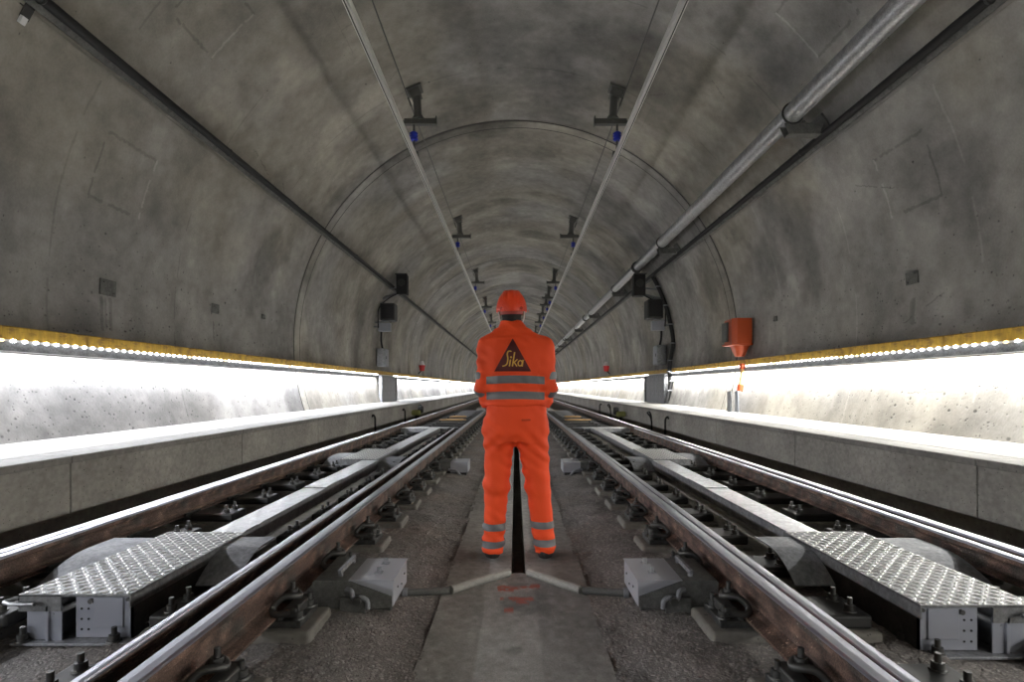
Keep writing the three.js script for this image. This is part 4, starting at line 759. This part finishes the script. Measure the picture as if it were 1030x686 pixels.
    for (let j = 0; j < m; j++) for (let i = 0; i < n; i++) { const a = j * (n + 1) + i, b = a + 1, c2 = a + n + 1, d = c2 + 1; idx.push(a, c2, b, b, c2, d); }
    const g = new THREE.BufferGeometry(); g.setAttribute('position', new THREE.Float32BufferAttribute(pos, 3)); g.setAttribute('uv', new THREE.Float32BufferAttribute(uv, 2)); g.setIndex(idx); g.computeVertexNormals(); return g;
  }
  const Xa = [1, 0, 0], Za = [0, 0, 1], Ya = [0, 1, 0];
  const torsoCloth = p => { let d = torso(p); d -= cloth(p); d -= 0.003 * Math.sin(p[1] * 120 + 8 * n3(p[0] * 6, p[1] * 4, p[2] * 6, 2)) * Math.exp(-((p[1] - 1.09) ** 2) / 0.003); return d; };
  const backBand = (yc, h, w) => {                       // tape across the back, lying on the jacket from side to side
    const N = 60, m = 4, pos = [], uv = [], idx = [];
    for (let j = 0; j <= m; j++) for (let i = 0; i <= N; i++) { const x = w * (2 * i / N - 1), y = yc + (j / m - 0.5) * h + 0.006 * Math.cos(x * 9); let lo = 0, hi = 0.3; for (let k = 0; k < 22; k++) { const q = (lo + hi) / 2; if (jacketF([x, y, q]) < 0) lo = q; else hi = q; } pos.push(x, y, lo + 0.004 - (j === 0 || j === m ? 0.002 : 0)); uv.push(x, y); }
    for (let j = 0; j < m; j++) for (let i = 0; i < N; i++) { const a = j * (N + 1) + i, b = a + 1, d = a + N + 1, e = d + 1; idx.push(a, b, d, b, e, d); }
    const g = new THREE.BufferGeometry(); g.setAttribute('position', new THREE.Float32BufferAttribute(pos, 3)); g.setAttribute('uv', new THREE.Float32BufferAttribute(uv, 2)); g.setIndex(idx); g.computeVertexNormals(); return g;
  };
  for (const y of [1.19, 1.088]) { part('reflective_band', backBand(y, 0.05, 0.19), reflective, jacket, 'grey reflective tape'); part('reflective_band', bandGeo(torsoCloth, [0, y, 0], Xa, Za, Ya, 0.05, 80, 0.4, 0.006, Math.PI * 1.05, Math.PI * 1.95), reflective, jacket, 'grey reflective tape'); }
  for (const s of [-1, 1]) {
    const A = V(...SH(s)), B = V(...EL(s)), C = V(...WR(s)), f = s < 0 ? armL : armR;
    const ring = (p0, p1, t, h) => { const u = p1.clone().sub(p0).normalize(), e1 = V(1, 0, 0).sub(u.clone().multiplyScalar(u.x)).normalize(), e2 = u.clone().cross(e1), c = p0.clone().lerp(p1, t); return bandGeo(q => f(q) - cloth(q) - fold(q, 1.16, 0.0028, 70) * Math.exp(-((q[1] - 1.2) ** 2) / 0.02), c.toArray(), e1.toArray(), e2.toArray(), u.toArray(), h, 60, 0.12, 0.005); };
    part('reflective_band', ring(A, B, 0.71, 0.05), reflective, jacket, 'grey reflective tape');
    part('reflective_band', ring(B, C, 0.02, 0.045), reflective, jacket, 'grey reflective tape');
    const lf = s < 0 ? legL : legR, K = V(...KN(s)), N = V(...AN(s)), u = N.clone().sub(K).normalize();
    const lcloth = q => lf(q) - cloth(q) - fold(q, 0.45, 0.0045, 55) * Math.exp(-((q[1] - 0.5) ** 2) / 0.018) - fold(q, 0.1, 0.005, 90) * Math.exp(-((q[1] - 0.1) ** 2) / 0.006);
    for (const y of s < 0 ? [0.223, 0.11] : [0.238, 0.122]) { const t = (K.y - y) / (K.y - N.y), c = K.clone().lerp(N, t); part('reflective_band', bandGeo(lcloth, c.toArray(), Xa, Za, Ya, 0.046, 60, 0.16, 0.005), reflective, trousers, 'grey reflective tape'); }
  }
  // ---- triangle emblem with lettering, sewn on the back
  {
    const S = 512, cv = document.createElement('canvas'); cv.width = S; cv.height = S; const c = cv.getContext('2d');
    c.fillStyle = '#4d0808'; c.fillRect(0, 0, S, S);
    c.strokeStyle = '#cfa548'; c.fillStyle = '#cfa548'; c.lineCap = 'butt'; c.lineJoin = 'round'; c.lineWidth = 20;
    const stroke = (pts) => { c.beginPath(); c.moveTo(pts[0][0], pts[0][1]); for (let i = 1; i < pts.length; i++) pts[i].length === 4 ? c.quadraticCurveTo(...pts[i]) : c.lineTo(pts[i][0], pts[i][1]); c.stroke(); };
    stroke([[238, 208], [232, 198, 212, 198], [190, 200, 184, 226], [178, 250, 186, 282], [194, 320, 182, 380], [172, 425, 112, 432]]);   // tall S
    stroke([[226, 330], [210, 436]]); c.beginPath(); c.arc(233, 294, 15, 0, 6.3); c.fill();                                              // i
    stroke([[284, 214], [252, 436]]); c.lineWidth = 18; stroke([[322, 326], [266, 384]]); stroke([[278, 374], [316, 436]]);               // k
    c.lineWidth = 18; c.beginPath(); c.ellipse(360, 386, 28, 42, 0.15, 0, 6.3); c.stroke(); c.lineWidth = 21; stroke([[400, 334], [386, 438]]);  // a
    c.lineWidth = 3; c.beginPath(); c.arc(424, 334, 9, 0, 6.3); c.stroke();
    const tx = new THREE.CanvasTexture(cv); tx.colorSpace = THREE.SRGBColorSpace;
    const xc = -0.018, yb = 1.247, yt = 1.458, hw = 0.118, N = 26, pos = [], uv = [], idx = [];
    for (let j = 0; j <= N; j++) { const q = j / N, w = hw * (1 - q) + 0.0006; for (let i = 0; i <= N; i++) { const x = xc + w * (2 * i / N - 1), y = yb + (yt - yb) * q; let lo = 0, hi = 0.3; for (let s = 0; s < 22; s++) { const m = (lo + hi) / 2; if (jacketF([x, y, m]) < 0) lo = m; else hi = m; } pos.push(x, y, lo + 0.0045); uv.push(0.5 + (x - xc) / (2 * hw), q); } }
    for (let j = 0; j < N; j++) for (let i = 0; i < N; i++) { const a = j * (N + 1) + i, b = a + 1, d = a + N + 1, e = d + 1; idx.push(a, b, d, b, e, d); }
    const g = new THREE.BufferGeometry(); g.setAttribute('position', new THREE.Float32BufferAttribute(pos, 3)); g.setAttribute('uv', new THREE.Float32BufferAttribute(uv, 2)); g.setIndex(idx); g.computeVertexNormals();
    part('back_emblem', g, std({ map: tx, roughness: 0.7 }), jacket, 'dark red triangle with yellow lettering');
    part('hip_pocket', (() => { const m = bandGeo(trouserF, [0, 0.935, 0], Xa, Za, Ya, 0.012, 16, 0.3, 0.004, 0.95, 1.32); return m; })(), std({ color: rgb(0.6, 0.045, 0.006), roughness: 0.8 }), trousers, 'pocket welt with stitching');
  }
  // ---- collar of the dark undershirt, shoes
  part('undershirt_collar', new THREE.CylinderGeometry(0.064, 0.072, 0.06, 28, 1, true).rotateX(-0.2).translate(-0.024, 1.585, -0.02), std({ color: rgb(0.03, 0.025, 0.025), roughness: 0.9, side: THREE.DoubleSide }), P, 'dark collar');
  for (const s of [-1, 1]) {
    const a = AN(s), turn = s * 0.22, g = net(p => { let d = smin(ell(p, [0, 0.05, -0.09], [0.05, 0.05, 0.125]), ell(p, [0, 0.055, 0.0], [0.043, 0.06, 0.055]), 0.03); d = smin(d, cap(p, [0, 0.06, -0.01], [0, 0.13, -0.005], 0.045, 0.042), 0.03); return Math.max(d, -p[1] + 0.018); }, [-0.08, -0.01, -0.24], [0.08, 0.18, 0.09], 0.006);
    const sh = part('shoe', g, std({ color: rgb(0.02, 0.018, 0.016), roughness: 0.6 }), P, 'dark safety shoe'); sh.position.set(a[0], 0, 0.02); sh.rotation.y = -turn;
    const so = new THREE.Shape(); so.absellipse(0, 0.085, 0.052, 0.14, 0, 6.2832); const sg = new THREE.ExtrudeGeometry(so, { depth: 0.02, bevelEnabled: false, curveSegments: 24 }).rotateX(-Math.PI / 2); part('sole', sg, MAT.rubber, sh);
  }
  // ---- body: head, neck, trunk, arms, hands, legs in one surface
  const HX = -0.026, HZ = -0.035;
  const bodyF = p => {
    let d = smin(torso([p[0] * 1.12, p[1], p[2] * 1.2]) + 0.008, Math.min(cap(p, SH(-1), EL(-1), 0.05, 0.04), cap(p, SH(1), EL(1), 0.05, 0.04)), 0.03);
    for (const s of [-1, 1]) { d = smin(d, cap(p, EL(s), WR(s), 0.04, 0.03), 0.02); d = smin(d, cap(p, HIP(s), KN(s), 0.085, 0.06), 0.03); d = smin(d, cap(p, KN(s), AN(s), 0.058, 0.04), 0.03); }
    d = smin(d, ell(p, [0, 0.93, 0], [0.16, 0.14, 0.1]), 0.05);
    return smin(d, cap(p, [-0.016, 1.48, 0.0], [-0.024, 1.62, -0.018], 0.06, 0.056), 0.03);
  };
  const headF = p => {
    const q = [p[0] - HX, p[1] - 1.665, p[2] - HZ];
    let d = smin(ell(q, [0, 0.03, 0.005], [0.075, 0.095, 0.098]), ell(q, [0, -0.035, -0.035], [0.058, 0.075, 0.06]), 0.03);
    d = smin(d, cap(q, [0, -0.02, 0.03], [0.002, -0.13, 0.02], 0.058, 0.056), 0.03);
    d = smin(d, cap(q, [0, 0.02, -0.098], [0, -0.02, -0.112], 0.009, 0.014), 0.012);                                   // nose
    for (const s of [-1, 1]) { d = smin(d, ell(q, [s * 0.078, -0.008, 0.01], [0.012, 0.033, 0.02]), 0.01); d = Math.max(d, -ell(q, [s * 0.03, 0.018, -0.105], [0.015, 0.009, 0.014])); d = smin(d, ell(q, [s * 0.03, 0.016, -0.088], [0.011, 0.01, 0.01]), 0.004); }
    d = Math.max(d, -ell(q, [0, -0.055, -0.098], [0.024, 0.004, 0.01])); d = smin(d, ell(q, [0, -0.062, -0.09], [0.02, 0.006, 0.008]), 0.006);
    return d;
  };
  const handGeo = (s) => {                               // hands folded in front, the right over the left
    const w = WR(s), o = [s * 0.05, 1.0 + (s > 0 ? 0.02 : -0.005), -0.235 - (s > 0 ? 0.02 : 0)], dir = [o[0] - w[0], o[1] - w[1], o[2] - w[2]];
    const F5 = [[0.026, 0.075, 0.0085], [0.009, 0.085, 0.009], [-0.009, 0.08, 0.0088], [-0.026, 0.065, 0.008]];
    const f = p => {
      let d = smin(cap(p, w, [w[0] + dir[0] * 0.6, w[1] + dir[1] * 0.6, w[2] + dir[2] * 0.6], 0.028, 0.026), ell(p, [o[0] + s * 0.008, o[1], o[2] + 0.01], [0.046, 0.042, 0.022]), 0.03);
      for (const [dy, L, r] of F5) { const a = [o[0] - s * 0.025, o[1] + dy, o[2] + 0.006], b = [a[0] - s * L * 0.45, a[1] - 0.004, a[2] - 0.006], c = [b[0] - s * L * 0.34, b[1] - 0.008, b[2] + 0.016], e = [c[0] - s * L * 0.1, c[1] - 0.006, c[2] + 0.022]; d = smin(d, Math.min(cap(p, a, b, r, r * 0.95), cap(p, b, c, r * 0.95, r * 0.9), cap(p, c, e, r * 0.9, r * 0.8)), 0.006); }
      const t0 = [o[0] + s * 0.02, o[1] + 0.03, o[2]], t1 = [o[0] - s * 0.012, o[1] + 0.06, o[2] + 0.004], t2 = [o[0] - s * 0.045, o[1] + 0.066, o[2] + 0.01]; d = smin(d, Math.min(cap(p, t0, t1, 0.013, 0.011), cap(p, t1, t2, 0.011, 0.009)), 0.01);
      return d;
    };
    return net(f, [Math.min(w[0], o[0] - s * 0.12) - 0.05, o[1] - 0.09, -0.33], [Math.max(w[0], o[0] - s * 0.12) + 0.05, o[1] + 0.12, -0.09], 0.0042);
  };
  const body = part('body', merge([net(bodyF, [-0.3, 0.04, -0.25], [0.3, 1.6, 0.2], 0.014), net(headF, [-0.15, 1.53, -0.2], [0.12, 1.8, 0.1], 0.005), handGeo(-1), handGeo(1)]), skin, P, 'neck, ears and hidden face');
  part('hair', net(p => { const q = [p[0] - HX, p[1] - 1.665, p[2] - HZ]; let d = smin(ell(q, [0, 0.028, 0.012], [0.081, 0.1, 0.1]), cap(q, [0, -0.03, 0.034], [0, -0.085, 0.03], 0.064, 0.06), 0.02); d = Math.max(d, -(q[2] + 0.02 + q[1] * 0.2), -0.095 - q[1] - 0.25 * Math.abs(q[0])); return d - 0.002 * n3(p[0] * 90, p[1] * 40, p[2] * 90, 1); }, [-0.15, 1.57, -0.2], [0.1, 1.8, 0.12], 0.0055), std({ color: rgb(0.014, 0.011, 0.01), roughness: 0.85 }), P, 'short dark hair');
  // ---- helmet
  const hel = new THREE.Group(); hel.name = 'helmet'; hel.position.set(HX, 1.66, HZ); hel.rotation.set(0.06, 0, 0.02); P.add(hel);
  const orangeP = std({ color: rgb(0.82, 0.06, 0.012), roughness: 0.32 });
  const shell = net(p => {
    const ang = Math.atan2(p[2], p[0]); let a = [0.104, 0.148, 0.132];
    let d = ell(p, [0, 0.0, 0.0], a);
    d -= 0.004 * smooth(0.02, 0.012, Math.abs(p[0])) * smooth(0.05, 0.1, p[1]) + 0.003 * smooth(0.016, 0.01, Math.abs(Math.abs(p[0]) - 0.045)) * smooth(0.05, 0.1, p[1]);
    d = Math.max(d, p[1] - 0.134);                       // crown slightly flattened
    d = Math.max(d, -ell(p, [0, -0.003, 0], [0.1, 0.142, 0.127]));
    return Math.max(d, -0.012 - p[1] + 0.02 * smooth(0.0, 0.12, -p[2]));
  }, [-0.13, -0.03, -0.16], [0.13, 0.16, 0.16], 0.0042);
  part('shell', shell, orangeP, hel, 'orange hard hat');
  const brimS = new THREE.Shape(); brimS.absellipse(0, 0.0, 0.112, 0.146, 0, 6.2832); const hole = new THREE.Path(); hole.absellipse(0, 0, 0.1, 0.128, 0, 6.2832, true); brimS.holes.push(hole);
  part('brim', new THREE.ExtrudeGeometry(brimS, { depth: 0.01, bevelEnabled: true, bevelSize: 0.003, bevelThickness: 0.003, curveSegments: 32 }).rotateX(Math.PI / 2).translate(0, 0.004, 0), orangeP, hel);
  const pk = new THREE.Shape(); pk.absellipse(0, 0.12, 0.08, 0.085, 0, Math.PI); part('peak', new THREE.ExtrudeGeometry(pk, { depth: 0.006, bevelEnabled: false, curveSegments: 20 }).rotateX(-Math.PI / 2 + 0.18).translate(0, 0.02, 0), orangeP, hel);
  part('adjuster', new THREE.CylinderGeometry(0.085, 0.083, 0.035, 30, 1, true, -1.1, 2.2).translate(0, -0.012, 0.03), std({ color: rgb(0.45, 0.07, 0.05), roughness: 0.5, side: THREE.DoubleSide }), hel, 'red headband adjuster');
  for (const s of [-1, 1]) part('chin_strap', tube([[s * 0.088, 0.0, 0.04], [s * 0.084, -0.03, 0.02], [s * 0.082, -0.055, 0.0], [s * 0.06, -0.1, -0.04], [s * 0.02, -0.135, -0.07]], 0.004, 24, 6), MAT.white, hel, 'pale chin strap');
}

renderer.render(scene, camera);
